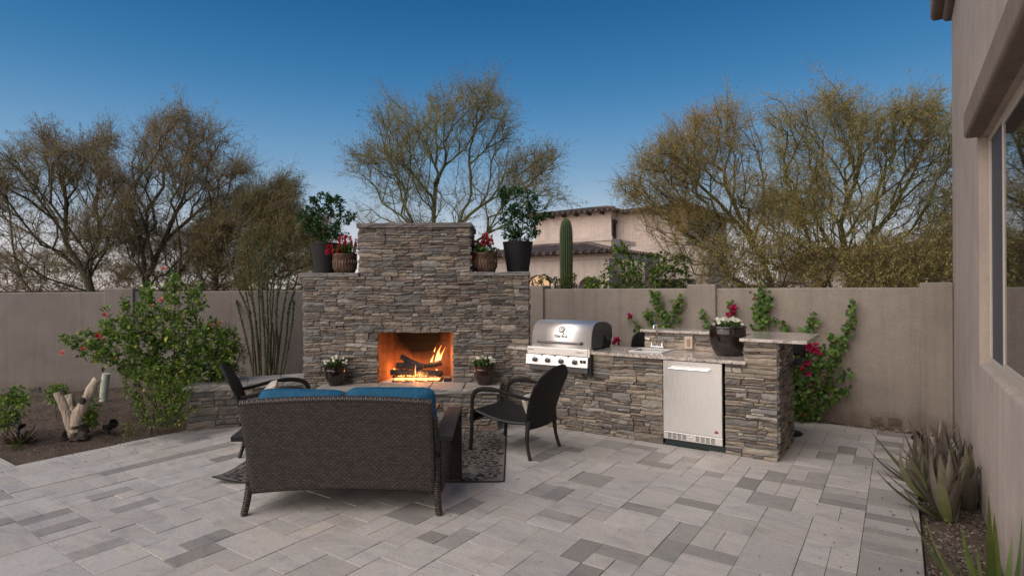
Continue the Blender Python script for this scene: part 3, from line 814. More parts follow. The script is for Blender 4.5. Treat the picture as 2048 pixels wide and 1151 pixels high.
mb = MB(); mb.box(gx0, -.085, .845, gx1-.004, .0, .925); mb.box(gx1-.004, -.08, .84, gx1+.02, .02, .922); mb.build('upper_panel', M['steel'], gr, bevel=.005)
mb = MB(); mb.prism([(-.115, .725), (-.10, .838), (-.02, .838), (-.02, .725)], gx0-.004, gx1+.008, Matrix(((0, 0, 1, 0), (1, 0, 0, 0), (0, 1, 0, 0), (0, 0, 0, 1)))); mb.build('control_panel', M['steel'], gr, bevel=.004)
mb = MB(); mb.box(gx0+.03, -.085, .655, gx1, -.03, .722); mb.build('drip_tray', M['dark_steel'], gr, bevel=.008)
mb = MB(); mb.box(gx1+.008, -.075, .64, gx1+.035, -.028, .872); mb.build('side_rail', M['black_metal'], gr, bevel=.006)
gw = gx1-gx0
Rx = Matrix.Rotation(R(90), 4, 'X')
for t in (.16, .375, .595, .815):
    kn = link(bpy.data.objects.new('knob', None), gr)
    X = gx0+gw*t
    mb = MB(); mb.lathe([(.034, 0), (.034, .006), (.030, .010)], 24, Matrix.Translation((X, -.107, .783)) @ Rx); mb.build('bezel', M['chrome'], kn, smooth=True)
    mb = MB(); mb.lathe([(.024, .008), (.025, .02), (.022, .038), (.016, .042)], 20, Matrix.Translation((X, -.107, .783)) @ Rx); mb.box(X-.006, -.158, .762, X+.006, -.14, .804); mb.build('grip', M['dark_steel'], kn, smooth=True)
for t in (.915, .965):
    mb = MB(); mb.box(gx0+gw*t-.014, -.121, .775, gx0+gw*t+.012, -.106, .81); mb.build('ignition_button', M['black_plastic'], gr, bevel=.003)
    mb = MB(); mb.box(gx0+gw*t-.003, -.1165, .742, gx0+gw*t+.003, -.109, .749); mb.build('mark', M['black_plastic'], gr)
for t in (.27, .485, .705):
    mb = MB(); mb.box(gx0+gw*t-.012, -.1035, .83, gx0+gw*t+.012, -.095, .8405); mb.build('vent_slot', M['black_plastic'], gr)
mb = MB(); X0_, X1_ = gx0+gw*.19, gx0+gw*.87
mb.tube([(X0_-.01, -.075, .985), (X0_+.02, -.082, .985), (X1_-.02, -.082, .985), (X1_+.01, -.075, .985)], .0135, 16)
for x in (X0_, X1_): mb.lathe([(.024, 0), (.024, .008), (.013, .014), (.013, .05)], 16, Matrix.Translation((x, -.026, .985)) @ Rx)
mb.build('hood_handle', M['dark_steel'], gr, smooth=True)
# thermometer on the sloping front of the hood
Xc = (gx0+gx1)/2+.025
TM = Matrix.Translation((Xc, .004, 1.125)) @ Matrix.Rotation(R(90-24), 4, 'X')
tg = link(bpy.data.objects.new('thermometer', None), gr)
mb = MB(); mb.lathe([(.039, 0), (.039, .012), (.033, .016)], 28, TM); mb.build('bezel', M['dark_steel'], tg, smooth=True)
mb = MB(); mb.lathe([(.030, .0165), (.030, .0175)], 24, TM); mb.build('dial', M['white'], tg)
mb = MB(); mb.box(-.002, -.006, .018, .002, .022, .0188, TM)
for k in range(9):
    a = R(-130+k*32); mb.box(-.0015, .021, .018, .0015, .027, .0186, TM @ Matrix.Rotation(a, 4, 'Z'))
mb.build('needle', M['black_plastic'], tg)
def text(s, size, M4, mat, parent, name='lettering', ext=.0006, bold=0, align='CENTER', space=1.0):
    c = bpy.data.curves.new(name, 'FONT'); c.body = s; c.size = size; c.extrude = ext; c.align_x = align; c.offset = bold; c.space_character = space; c.resolution_u = 3
    tmp = bpy.data.objects.new(name, c); COL.objects.link(tmp); dg = bpy.context.evaluated_depsgraph_get(); dg.update()
    me = bpy.data.meshes.new_from_object(tmp.evaluated_get(dg)); bpy.data.objects.remove(tmp); me.materials.clear(); me.materials.append(mat)
    o = bpy.data.objects.new(name, me); link(o, parent); o.matrix_local = M4; return o
text('Char-Broil', .043, Matrix.Translation((Xc, -.0265, 1.040)) @ Matrix.Rotation(R(90-9), 4, 'X'), M['black_plastic'], gr, bold=.0008, space=.92)
mb = MB(); fl = [(-.010, 0), (-.006, .012), (-.008, .02), (-.001, .014), (.003, .028), (.008, .016), (.011, .02), (.012, .006), (.008, 0)]
FM = Matrix.Translation((Xc+.03, -.0215, 1.072)) @ Matrix.Rotation(R(90-12), 4, 'X')
mb.prism(fl, 0, .0008, FM); mb.build('flame_emblem', M['black_plastic'], gr)
text('Char-Broil', .019, Matrix.Translation((gx0+.045, -.0858, .888)) @ Matrix.Rotation(R(90), 4, 'X'), M['black_plastic'], gr, bold=.0003)
text('COMMERCIAL', .016, Matrix.Translation((gx1-.10, -.0858, .882)) @ Matrix.Rotation(R(90), 4, 'X'), M['black_plastic'], gr)

# ---------------------------------------------------------------- fridge under the counter
fr = thing('outdoor_refrigerator', 'stainless steel undercounter refrigerator with bar handle and vent grille', 'refrigerator', f2w(0, 0, 0), RZ)
x0, x1 = FRX0+.008, FRX1-.022
mb = MB(); mb.box(x0+.01, .03, .06, x1-.01, .54, .862); mb.build('cabinet', M['black_metal'], fr)
mb = MB(); mb.box(x0, -.025, .148, x1, .028, .864); mb.build('door', M['steel_door'], fr, bevel=.004)
dr = fr.children[-1]
mb = MB(); xx0, xx1 = x0+.075, x1-.115; mb.tube([(xx0, -.075, .79), (xx1, -.075, .79)], .011, 14)
for x in (xx0+.018, xx1-.018): mb.tube([(x, -.026, .79), (x, -.075, .79)], .009, 10)
mb.build('handle', M['chrome'], dr, smooth=True)
BM_ = Matrix.Translation((x1-.055, -.0255, .185)) @ Matrix.Rotation(R(90), 4, 'X') @ Matrix.Scale(1.25, 4)
mb = MB()
for dx, s in ((-.009, .75), (0, 1.15), (.009, .8)):
    mb.prism([(dx-.005, 0), (dx-.006, .010*s), (dx-.001, .026*s), (dx+.001, .014*s), (dx+.006, .018*s), (dx+.005, 0)], 0, .001, BM_)
mb.build('flame_badge', simple('red_badge', (.26, .03, .02), .5, 0, .05), dr)
mb = MB(); mb.box(x0, -.02, .068, x1, .03, .143); mb.build('vent_panel', M['steel_door'], fr, bevel=.003)
vp = fr.children[-1]; vw = x1-x0
for k in range(8):
    t = .08+.085*k if k < 4 else .56+.085*(k-4)
    for j in range(5):
        mb = MB(); a = x0+vw*t; mb.box(a, -.0208, .079+j*.0115, a+vw*.062, -.0201, .0845+j*.0115); mb.build('vent_slot', M['black_plastic'], vp)
mb = MB(); mb.lathe([(.010, 0), (.010, .005), (.006, .006)], 16, Matrix.Translation((x0+vw*.475, -.02, .106)) @ Rx); mb.build('lock', M['chrome'], fr, smooth=True)
mb = MB(); mb.box(x0+.005, .015, .0, x1+.01, .05, .064); mb.build('toe_kick', M['green_metal'], fr)

# ---------------------------------------------------------------- bar stools behind the bar
def stool(x, y, rz, label):
    t = thing('bar_stool', label, 'bar stool', f2w(x, y, 0), RZ+rz, 'black bar stools behind the bar')
    mb = MB(); mb.lathe([(.19, 0), (.19, .012), (.15, .022), (.03, .045)], 32); mb.build('base', M['black_metal'], t, smooth=True)
    mb = MB(); mb.tube([(0, 0, .04), (0, 0, .74)], [.026, .022], 12); mb.build('post', M['black_metal'], t, smooth=True)
    mb = MB(); mb.lathe([(.05, .735), (.17, .75), (.20, .775), (.205, .80), (.18, .815), (.02, .812)], 28); mb.build('seat', M['black_plastic'], t, smooth=True)
    mb = MB()
    def bk(u, v):
        a = R(200+140*u)+math.pi; r = .205+.02*v; hgt = .225*(math.sin(math.pi*min(1, max(0, u)))**.35)
        return (r*math.cos(a), r*math.sin(a), .80+.04+v*hgt)
    mb.grid(bk, 20, 6, .5, .2); mb.build('backrest', M['wicker_dark'], t, smooth=True, solid=.03)
    for s in (-1, 1):
        mb = MB(); mb.tube([(s*.1, .16, .79), (s*.1, .195, .86)], .012, 8); mb.build('back_bracket', M['black_metal'], t)
stool(-.13, 1.13, 0, 'black bar stool with round base, to the right of the stone pillar')
stool(-1.69, 1.08, 0, 'black bar stool behind the bar, left of the faucet')
# ---------------------------------------------------------------- wicker loveseat
lv = thing('loveseat', 'dark brown woven wicker loveseat seen from behind, facing the fireplace', 'loveseat', (-1.227, 4.07, 0), R(-.6))
W2 = .665
def backp(u, v):
    x = (u*2-1); z0 = .148+.034*(1-x*x); z1 = .818+.024*(1-x*x)
    z = z0+(z1-z0)*v
    return (x*(W2+.006*v)-.004*v, .012-.14*v**1.25+.02*(1-x*x)*v, z)
mb = MB(); mb.grid(backp, 40, 24, 1.33, .66); mb.build('back_panel', M['wicker'], lv, smooth=True, solid=.045)
mb = MB(); mb.tube([Vector(backp(i/30, 1))+Vector((0, 0, .0)) for i in range(31)], .026, 10); mb.build('top_rail', M['wicker'], lv, smooth=True)
for s in (-1, 1):
    mb = MB(); mb.tube(bez([(s*(W2+.034), -.035, 0), (s*(W2+.02), -.012, .10), (s*(W2+.010), .01, .25), (s*(W2+.008), .0, .5), (s*(W2+.006), -.06, .70)], 5), [.022]+[.026]*20, 10); mb.build('leg', M['wicker'], lv, smooth=True)
    a = s*(W2+.012); b = s*(W2+.125)
    mb = MB(); mb.grid(lambda u, v: (a+(b-a)*u, -.03+.73*v, .545+.055*math.sin(min(1, v*1.1)*math.pi/2)), 4, 16, .11, .73)
    mb.build('arm', M['wicker'], lv, solid=.036)
    mb = MB(); mb.grid(lambda u, v: (a+(b-a)*u, .70-.01*math.sin(v*3.1), .598*(1-v)), 4, 10, .11, .6); mb.build('front_leg', M['wicker'], lv, solid=.04)
    c = s*(W2+.035)
    mb = MB(); mb.grid(lambda u, v: (c, .03+.65*u, .53*v+(1-v)*(.14+.22*max(0, (u-.45)/.55)**1.6)+.04*math.sin(u*1.5)*v), 14, 10, .65, .42); mb.build('side_panel', M['wicker'], lv, solid=.02)
mb = MB(); mb.box(-W2+.02, .03, .24, W2-.02, .68, .34)
mb.build('seat_base', M['wicker_dark'], lv, bevel=.01)
mb = MB(); mb.grid(lambda u, v: ((u*2-1)*(W2-.01), .685, .12+.04*(1-(u*2-1)**2)*(1-v)+.22*v), 20, 4, 1.3, .2); mb.build('front_panel', M['wicker'], lv, solid=.03)
def cushion(w, h, t, ex=5.0, nu=36, nv=20, wob=.006, seed=1):
    """rounded box cushion, centred; x = width, y = thickness, z = height"""
    mb = MB()
    def f(u, v):
        th = (u*2-1)*math.pi; ph = (v-.5)*math.pi
        def p(a, e): return math.copysign(abs(a)**e, a)
        cx, sx_ = math.cos(th), math.sin(th); cp, sp2 = math.cos(ph), math.sin(ph)
        e1 = 2/ex
        x = p(cp, .75)*p(cx, e1); z = p(cp, .75)*p(sx_, e1); y = sp2
        edge = max(abs(x), abs(z)); y *= (1-.25*edge**6)
        k = sn(x*5+seed, z*6, seed)*wob
        return (x*w/2+k, y*t/2*(1+.08*sn(x*3, z*3, seed)), z*h/2+k)
    mb.grid(f, nu*2, nv, 1, 1); mb.uv = {}
    def rim(k):
        th = k/64*2*math.pi; cx, sx_ = math.cos(th), math.sin(th); e1 = 2/ex
        return (math.copysign(abs(cx)**e1, cx)*w/2*1.004, 0, math.copysign(abs(sx_)**e1, sx_)*h/2*1.004)
    pp = MB(); pp.tube([rim(k) for k in range(65)], .006, 6, cap=False)
    return mb, pp
def put_cushion(name, label, cat, w, h, t, loc, rot, mat, group=None, pip=None, ex=5.0, seed=1):
    mb, pp = cushion(w, h, t, ex, seed=seed)
    o = mb.build(name, mat, None, smooth=True); o.location = loc; o.rotation_euler = rot
    tag(o, label, cat, group); pp.build('piping', pip or mat, o, smooth=True); return o
put_cushion('back_cushion', 'blue back cushion on the left half of the loveseat, sagging to the right', 'cushion', .655, .44, .16, (-1.227-.325, 4.15, .655), (R(-12), R(1.6), R(-.5)), M['blue'], 'blue loveseat cushions', ex=8, seed=2)
put_cushion('back_cushion', 'blue back cushion on the right half of the loveseat, plump with a raised seam', 'cushion', .66, .45, .17, (-1.227+.325, 4.14, .660), (R(-12), R(.4), R(-.5)), M['blue'], 'blue loveseat cushions', ex=8, seed=5)
put_cushion('seat_cushion', 'blue seat cushion of the loveseat, peeking out under the right arm', 'cushion', 1.28, .60, .13, (-1.22, 4.44, .405), (R(90), 0, R(-.5)), M['blue'], 'blue loveseat cushions', ex=9)

# ---------------------------------------------------------------- coffee table
ct = thing('coffee_table', 'dark reddish brown slatted coffee table in front of the loveseat', 'coffee table', (-1.30, 5.46, 0), 0)
for k in range(6):
    mb = MB(); mb.box(-.56, -.30+k*.1+.003, .415, .56, -.30+(k+1)*.1-.003, .445); mb.build('slat', M['brownwood'], ct, bevel=.003)
mb = MB(); mb.box(-.53, -.27, .34, .53, .27, .413); mb.build('apron', M['wicker_dark'], ct)
for s in (-1, 1):
    for t in (-1, 1): mb = MB(); mb.box(s*.50-.03, t*.24-.03, .006, s*.50+.03, t*.24+.03, .34); mb.build('leg', M['wicker_dark'], ct)

# ---------------------------------------------------------------- armchairs (front is local +y)
def armchair(loc, rz, label):
    t = thing('armchair', label, 'armchair', loc, rz, 'dark wicker armchairs beside the loveseat')
    def back(u, v):
        x = u*2-1; w = .245+.045*math.sin(min(1, v*1.25)*math.pi/2)
        top = .30+.55*v
        if v > .6:
            q = (v-.6)/.4; w *= math.sqrt(max(0, 1-(q*.86)**4)); 
        hh = .272+.565*v+.022*(1-x*x)*v-.035*(abs(x)**3)*max(0, (v-.5)*2)
        return (x*w, -.275-.06*v-.125*v*v-.045*(1-x*x), hh)
    mb = MB(); mb.grid(back, 24, 26, .55, .57); mb.build('backrest', M['wicker_dark'], t, smooth=True, solid=.026)
    rim = [back(0, v/20) for v in range(21)]+[back(u/12, 1) for u in range(1, 12)]+[back(1, 1-v/20) for v in range(21)]
    mb = MB(); mb.tube(rim, .015, 8); mb.build('back_frame', M['wicker_dark'], t, smooth=True)
    def seat(u, v):
        x = u*2-1; w = .25+.035*v
        if v < .8: q = v/.8; return (x*w, -.30+.60*q, .335-.02*math.sin(q*math.pi)+.065*q*q-.0*x)
        q = (v-.8)/.2; a = q*math.pi*.62
        return (x*w, .30+.062*math.sin(a), .40-.062*(1-math.cos(a))-.045*q*(1-.4*(1-x*x)))
    mb = MB(); mb.grid(seat, 16, 30, .55, .85); mb.build('seat', M['wicker_dark'], t, smooth=True, solid=.026)
    for s in (-1, 1):
        mb = MB(); mb.tube([Vector(seat((s+1)/2, v/20)) for v in range(21)], .016, 8); mb.build('seat_frame', M['black_metal'], t, smooth=True)
        mb = MB(); mb.tube(bez([(s*.275, -.35, .565), (s*.295, -.22, .585), (s*.312, -.02, .625), (s*.316, .16, .628), (s*.314, .27, .595), (s*.310, .315, .52), (s*.305, .325, .40), (s*.305, .33, .2), (s*.308, .345, .006)], 5), [.018]*12+[.024]*14+[.021]*15, 10, flat=.62, up=(1, 0, .01))
        mb.build('arm', M['wicker_dark'], t, smooth=True)
        mb = MB(); mb.tube(bez([(s*.245, -.30, .36), (s*.262, -.29, .25), (s*.275, -.30, .12), (s*.285, -.335, .0)], 5), [.021]*8+[.017]*8, 10); mb.build('leg', M['black_metal'], t, smooth=True)
    mb = MB(); mb.tube(bez([(-.29, .335, .29), (-.15, .33, .325), (0, .325, .335), (.15, .33, .325), (.29, .335, .29)], 5), .012, 8); mb.build('front_stretcher', M['black_metal'], t, smooth=True)
    return t
armchair((.035, 5.69, 0), R(56.7), 'dark wicker armchair in front of the grill, its back turned to the kitchen')
armchair((-2.42, 5.82, 0), R(-68), 'dark wicker armchair with yellow patterned pillow, left of the loveseat')
def mk_pillow():
    g = NG('pillow_print'); co = g.coord(); w = g.n('TexWave'); w.inputs['Scale'].default_value = 4.5; w.inputs['Distortion'].default_value = 5; w.inputs['Detail'].default_value = 1; g.l(co, w.inputs['Vector'])
    g.base(g.ramp(w.outputs['Fac'], [(.0, (.62, .58, .50)), (.42, (.62, .58, .50)), (.5, (.52, .36, .06)), (.66, (.50, .34, .06)), (.74, (.20, .26, .28)), (.84, (.62, .58, .5))]))
    g.b.inputs['Roughness'].default_value = .9; return g.m
M['pillow'] = mk_pillow()
put_cushion('throw_pillow', 'cream throw pillow with yellow swirls, on the armchair left of the loveseat', 'pillow', .36, .34, .12, (-2.50, 5.78, .52), (R(-30), 0, R(-68)), M['pillow'], 'patterned throw pillows', ex=4, seed=3)
put_cushion('throw_pillow', 'pale throw pillow whose edge peeks past the backrest of the armchair by the grill', 'pillow', .40, .24, .10, (.225, 5.555, .46), (R(-24), 0, R(56.7)), M['pillow'], 'patterned throw pillows', ex=4, seed=8)

# ---------------------------------------------------------------- rug with printed medallions
rgx0, rgx1, rgy0, rgy1 = -2.50, -.078, 4.70, 6.335
ru = thing('rug', 'grey outdoor rug with black floral medallions and bound dark edge', 'rug', (0, 0, 0))
mb = MB()
def rugf(u, v):
    x = rgx0+(rgx1-rgx0)*u; y = rgy0+(rgy1-rgy0)*v; c = max(0, 1-(math.hypot(x-rgx0, y-rgy0))/.42)
    return (x, y, .0065+.055*c*c+.001*sn(x*3, y*4, 1))
mb.grid(rugf, 120, 80); mb.uv = {}; mb.build('field', M['rug'], ru, solid=.005)
rnd = random.Random(4)
def rz_(x, y): return rugf((x-rgx0)/(rgx1-rgx0), (y-rgy0)/(rgy1-rgy0))[2]+.0034
def petal(mb, cx, cy, a, r0, r1, w, curl=0):
    L = []; Rr = []; n = 5
    for k in range(n+1):
        t = k/n; r = r0+(r1-r0)*t; aa = a+curl*t*t; ww = w*math.sin(math.pi*(.08+.84*t))**.8
        c, s = math.cos(aa), math.sin(aa); L.append((cx+r*c-ww*s, cy+(r*s+ww*c))); Rr.append((cx+r*c+ww*s, cy+(r*s-ww*c)))
    pts = [(x, y) for x, y in L+Rr]
    if any(not (rgx0+.012 < x < rgx1-.012 and rgy0+.012 < y < rgy1-.012) for x, y in pts): return
    mb.add([(x, y, rz_(x, y)) for x, y in pts], [(i, i+n+1, i+n+2, i+1) for i in range(n)])
def medallion(cx, cy, s):
    mb = MB()
    for k in range(8): petal(mb, cx, cy, k*math.pi/4, .01*s, .06*s, .013*s)
    for k in range(12):
        a = k*math.pi/6+.1; petal(mb, cx, cy, a, .07*s, .115*s, .012*s, .15); petal(mb, cx, cy, a+.26, .075*s, .105*s, .006*s)
    for k in range(16):
        a = k*math.pi/8; petal(mb, cx, cy, a, .125*s, .20*s, .018*s, .35); petal(mb, cx, cy, a+.1, .13*s, .175*s, .010*s, -.5)
        petal(mb, cx, cy, a+.2, .19*s, .245*s, .012*s, -.3)
    for k in range(40): a = k*math.pi/20; petal(mb, cx, cy, a, .118*s, .124*s, .008*s)
    for k in range(8):
        a = k*math.pi/4+.39; petal(mb, cx, cy, a, .22*s, .30*s, .022*s, .2); petal(mb, cx, cy, a-.12, .22*s, .27*s, .010*s, -.4); petal(mb, cx, cy, a+.12, .22*s, .27*s, .010*s, .4)
    if mb.v: mb.build('medallion', M['rug_dark'], ru)
for j in range(5):
    for i in range(7): medallion(rgx1-.30-i*.62+(.31 if j % 2 else 0)+.02, rgy1-.22-j*.38, 1.05)
mb = MB(); r_ = [rugf(i/60, 0) for i in range(61)]+[rugf(1, i/30) for i in range(1, 31)]+[rugf(1-i/60, 1) for i in range(1, 61)]+[rugf(0, 1-i/30) for i in range(1, 31)]
mb.tube([(x, y, z+.001) for x, y, z in r_], .007, 6, flat=.6); mb.build('binding', M['rug_dark'], ru)

# ---------------------------------------------------------------- gas logs and fire
HZ = bz0
gl = thing('gas_log_set', 'charred gas logs stacked on a burner inside the fireplace', 'fire logs', (0, FZ, HZ))
def log(pts, rad, seed, mat='charred'):
    mb = MB(); rr = random.Random(seed); P = bez(pts, 4)
    mb.tube(P, [rad*(1+.18*sn(i*1.3, seed, 1)) for i in range(len(P))], 12)
    mb.v = [tuple(Vector(v)+Vector((sn(v[0]*40, v[2]*50, seed), sn(v[2]*45, v[1]*60, seed), sn(v[1]*50, v[0]*30, seed)))*rad*.16) for v in mb.v]
    mb.uv = {}; return mb
cx_ = (bx0+bx1)/2
LG = [([(-.33, .13, .105), (-.2, .12, .11), (-.04, .13, .10)], .036), ([(-.0, .13, .105), (.14, .12, .10), (.31, .13, .085)], .037),
      ([(-.27, .25, .17), (-.12, .20, .175), (.02, .17, .15)], .042), ([(-.22, .30, .27), (-.10, .22, .225), (.06, .16, .165)], .036), ([(-.02, .24, .165), (.12, .22, .175), (.28, .25, .205)], .033)]
for i, (p, r) in enumerate(LG): log([(cx_+x, y, z) for x, y, z in p], r, i+1).build('log', M['charred'], gl, smooth=True)
mb = MB(); mb.lathe([(.028, 0), (.038, .03), (.03, .05)], 10, Matrix.Translation((cx_-.235, .30, .25)) @ Matrix.Rotation(R(70), 4, 'Y')); mb.build('knot', M['charred'], gl, smooth=True)
mb = MB()
for y in (.08, .20, .32): mb.tube([(cx_-.30, y, .055), (cx_+.30, y, .055)], .007, 8)
for x in (-.28, -.14, 0, .14, .28): mb.tube([(cx_+x, .055, .115), (cx_+x, .06, .052), (cx_+x, .34, .05)], .006, 6)
mb.build('grate', M['black_metal'], gl)
g = NG('embers'); f = g.noise(g.coord(), 34, 4, .7); c = g.ramp(f, [(.36, (.02, .006, .003)), (.47, (1, .16, .02)), (.62, (1, .55, .2))]); g.base((.02, .01, .01))
g.l(c, g.b.inputs['Emission Color']); g.b.inputs['Emission Strength'].default_value = 5; M['ember'] = g.m
mb = MB(); mb.grid(lambda u, v: (cx_-.27+.54*u, .05+.26*v, .022+.016*sn(u*30, v*15, 2)), 60, 24); mb.uv = {}; mb.build('ember_bed', M['ember'], gl)
mb = MB(); mb.box(cx_-.30, .04, .001, cx_+.30, .32, .012); mb.build('burner_pan', M['black_metal'], gl)
mb = MB(); mb.box(cx_+.335, .035, .001, cx_+.43, .10, .04); mb.build('valve_box', M['black_metal'], gl, bevel=.004)
g = NG('flame'); co = g.coord('Generated'); sp = g.n('SeparateXYZ'); g.l(co, sp.inputs[0])
c = g.ramp(sp.outputs[2], [(0, (1, .55, .18)), (.35, (1, .50, .16)), (.8, (1, .28, .06)), (1, (1, .14, .02))]); g.base((0, 0, 0)); g.l(c, g.b.inputs['Emission Color'])
g.b.inputs['Emission Strength'].default_value = 3.4; M['flame'] = g.m
fi = thing('fire', 'orange gas flames rising behind the logs inside the fireplace', 'fire', (0, FZ, HZ))
def flame(x, y, z, h, w, lean, seed):
    mb = MB(); pts = []; rad = []
    for k in range(13):
        t = k/12; pts.append((x+lean*t**1.3+w*.28*math.sin(t*6+seed)*t, y+.01*math.sin(t*5+seed), z+h*t)); rad.append(w*(.55+.45*math.sin(t*3.0+.3))*(1-t)**.8+.0006)
    mb.tube(pts, rad, 8, flat=.35, up=(0, 1, .01)); mb.uv = {}; mb.build('flame', M['flame'], fi, smooth=True)
flame(cx_+.205, .27, .17, .26, .026, .075, 1); flame(cx_+.245, .28, .18, .22, .016, .08, 2.3); flame(cx_+.15, .27, .18, .13, .016, .03, 3); flame(cx_+.19, .28, .34, .06, .006, .015, 4)
flame(cx_+.225, .26, .17, .17, .03, .045, 5)
flame(cx_-.29, .13, .13, .035, .016, .004, 6); flame(cx_+.235, .14, .12, .03, .014, .004, 7); flame(cx_-.02, .11, .045, .16, .006, .0, 8)
for k in range(30):
    xx = cx_-.27+.54*k/29; s_ = .5+.5*abs(math.sin(k*2.3)); flame(xx, .075+.015*math.sin(k), .026, .028*s_+.008, .011*s_+.003, .003, k)
    if k % 2: flame(xx+.01, .17, .05, .03*s_+.01, .010*s_+.004, .003, k+.5)
for (x, y, z, e, r) in ((cx_+.03, .08, .06, 8.5, .05), (cx_+.21, .22, .30, 5.0, .05), (cx_-.24, .30, .12, 2.5, .04)):
    ld = bpy.data.lights.new('firelight', 'POINT'); lo = bpy.data.objects.new('firelight', ld); link(lo, fi); lo.location = (x, y, z)
    ld.energy = e; ld.color = (1, .36, .10); ld.shadow_soft_size = r
# ---------------------------------------------------------------- plants: generators
def in_poly(px, py, poly):
    ins = np.zeros(len(px), bool); n = len(poly); j = n-1
    for i in range(n):
        xi, yi = poly[i]; xj, yj = poly[j]
        c = ((yi > py) != (yj > py)) & (px < (xj-xi)*(py-yi)/((yj-yi) if yj != yi else 1e-9)+xi)
        ins ^= c; j = i
    return ins
CM3 = np.array(CM.to_3x3())
def at_np(px, py, Z):
    d = np.stack([px-1024, -(py-575.5), np.full_like(px, -FPX)], 1) @ CM3.T
    return d*(Z/d[:, 1])[:, None]+np.array([0, 0, HC])
def sample_env(poly, n, Z0, T, rs, gap=0):
    P = np.array(poly, float); x0, y0 = P.min(0); x1, y1 = P.max(0); out = []
    cnt = 0
    while cnt < n:
        px = rs.uniform(x0, x1, n*2); py = rs.uniform(y0, y1, n*2); k = in_poly(px, py, poly); px, py = px[k], py[k]
        cx = (x0+x1)/2; w = np.sqrt(np.clip(1-((px-cx)/(x1-x0)*1.6)**2, .15, 1))
        Z = Z0+rs.uniform(-1, 1, len(px))*T*w; q = at_np(px, py, Z)
        if gap:
            f = gap/1.0; nz = (np.sin(q[:, 0]*2.6*f+1.3*np.sin(q[:, 2]*1.9*f+q[:, 1]))+np.sin(q[:, 2]*2.9*f+1.1*np.sin(q[:, 0]*2.2*f))+np.sin(q[:, 1]*2.3*f+q[:, 0]*1.4))/3
            q = q[(nz > -.12) | (rs.rand(len(q)) < .22)]
        out.append(q); cnt += len(q)
    return np.concatenate(out)[:n]
def plume_pts(poly, n, Z0, T, rs, limbs):
    """points gathered into fans that run from the inner limbs out to the lobes of the outline"""
    P = np.array(poly, float); c = np.array([P[:, 0].mean(), P[:, 1].max()-30.]); L = []
    for i in range(len(P)):
        a, b, d = P[i-1], P[i], P[(i+1) % len(P)]
        if b[1] > P[:, 1].max()-60: continue
        r = np.linalg.norm(b-c); L.append((b, 1.6 if r > np.linalg.norm(a-c) and r > np.linalg.norm(d-c) else .8))
        m_ = (b+d)/2+rs.normal(size=2)*6
        if np.linalg.norm(d-b) > 55 and m_[1] < P[:, 1].max()-60: L.append((m_, .8))
    A = np.concatenate([np.array([tuple(p[:2]) for p in l[0]], float)[1:] for l in limbs])
    w = np.array([x[1] for x in L]); w /= w.sum(); out = []
    for k, (tip, _) in enumerate(L):
        m = int(n*w[k])+1; j = rs.choice(np.argsort(np.linalg.norm(A-(tip*.45+c*.55), axis=1))[:3]); o = A[j]; v = tip-o; ln = np.linalg.norm(v); v = v/ln; pr = np.array([-v[1], v[0]])
        zt = rs.uniform(-1, 1)*T; t = rs.uniform(.08, 1, m)**.75; sw = rs.normal(size=m)*ln*.115*np.sin(np.clip(t, 0, 1)*2.7+.25)
        q = o+v*(t*ln)[:, None]+pr*sw[:, None]-np.array([0, 1.])*(np.sin(t*3.1)*ln*.05)[:, None]
        Z = Z0+zt*t+rs.normal(size=m)*T*.13; out.append(at_np(q[:, 0], q[:, 1], Z))
    return np.concatenate(out)
def mst(start_pts, start_par, pts, bf):
    """minimum spanning tree with a path-length term, grown from given limbs"""
    P = np.concatenate([start_pts, pts]); n0 = len(start_pts); N = len(P); par = np.full(N, -1); par[:n0] = start_par
    path = np.zeros(N)
    for i in range(1, n0): path[i] = path[par[i]]+np.linalg.norm(P[i]-P[par[i]])
    best = np.full(N, 1e9); bp = np.zeros(N, int); rest = np.arange(n0, N)
    for i in range(n0):
        d = np.linalg.norm(P[rest]-P[i], axis=1)+bf*path[i]; m = d < best[rest]; best[rest[m]] = d[m]; bp[rest[m]] = i
    alive = np.ones(N, bool); alive[:n0] = False
    while alive.any():
        idx = np.where(alive)[0]; i = idx[np.argmin(best[idx])]; alive[i] = False; par[i] = bp[i]
        path[i] = path[par[i]]+np.linalg.norm(P[i]-P[par[i]])
        idx = np.where(alive)[0]
        if len(idx) == 0: break
        d = np.linalg.norm(P[idx]-P[i], axis=1)+bf*path[i]; m = d < best[idx]; best[idx[m]] = d[m]; bp[idx[m]] = i
    return P, par, path
def radii(par, path, tip, power, rmax):
    N = len(par); r = np.zeros(N); order = np.argsort(-path)
    for i in order:
        if r[i] == 0: r[i] = tip**power
        if par[i] >= 0: r[par[i]] += r[i]
    return np.minimum(r**(1/power), rmax)
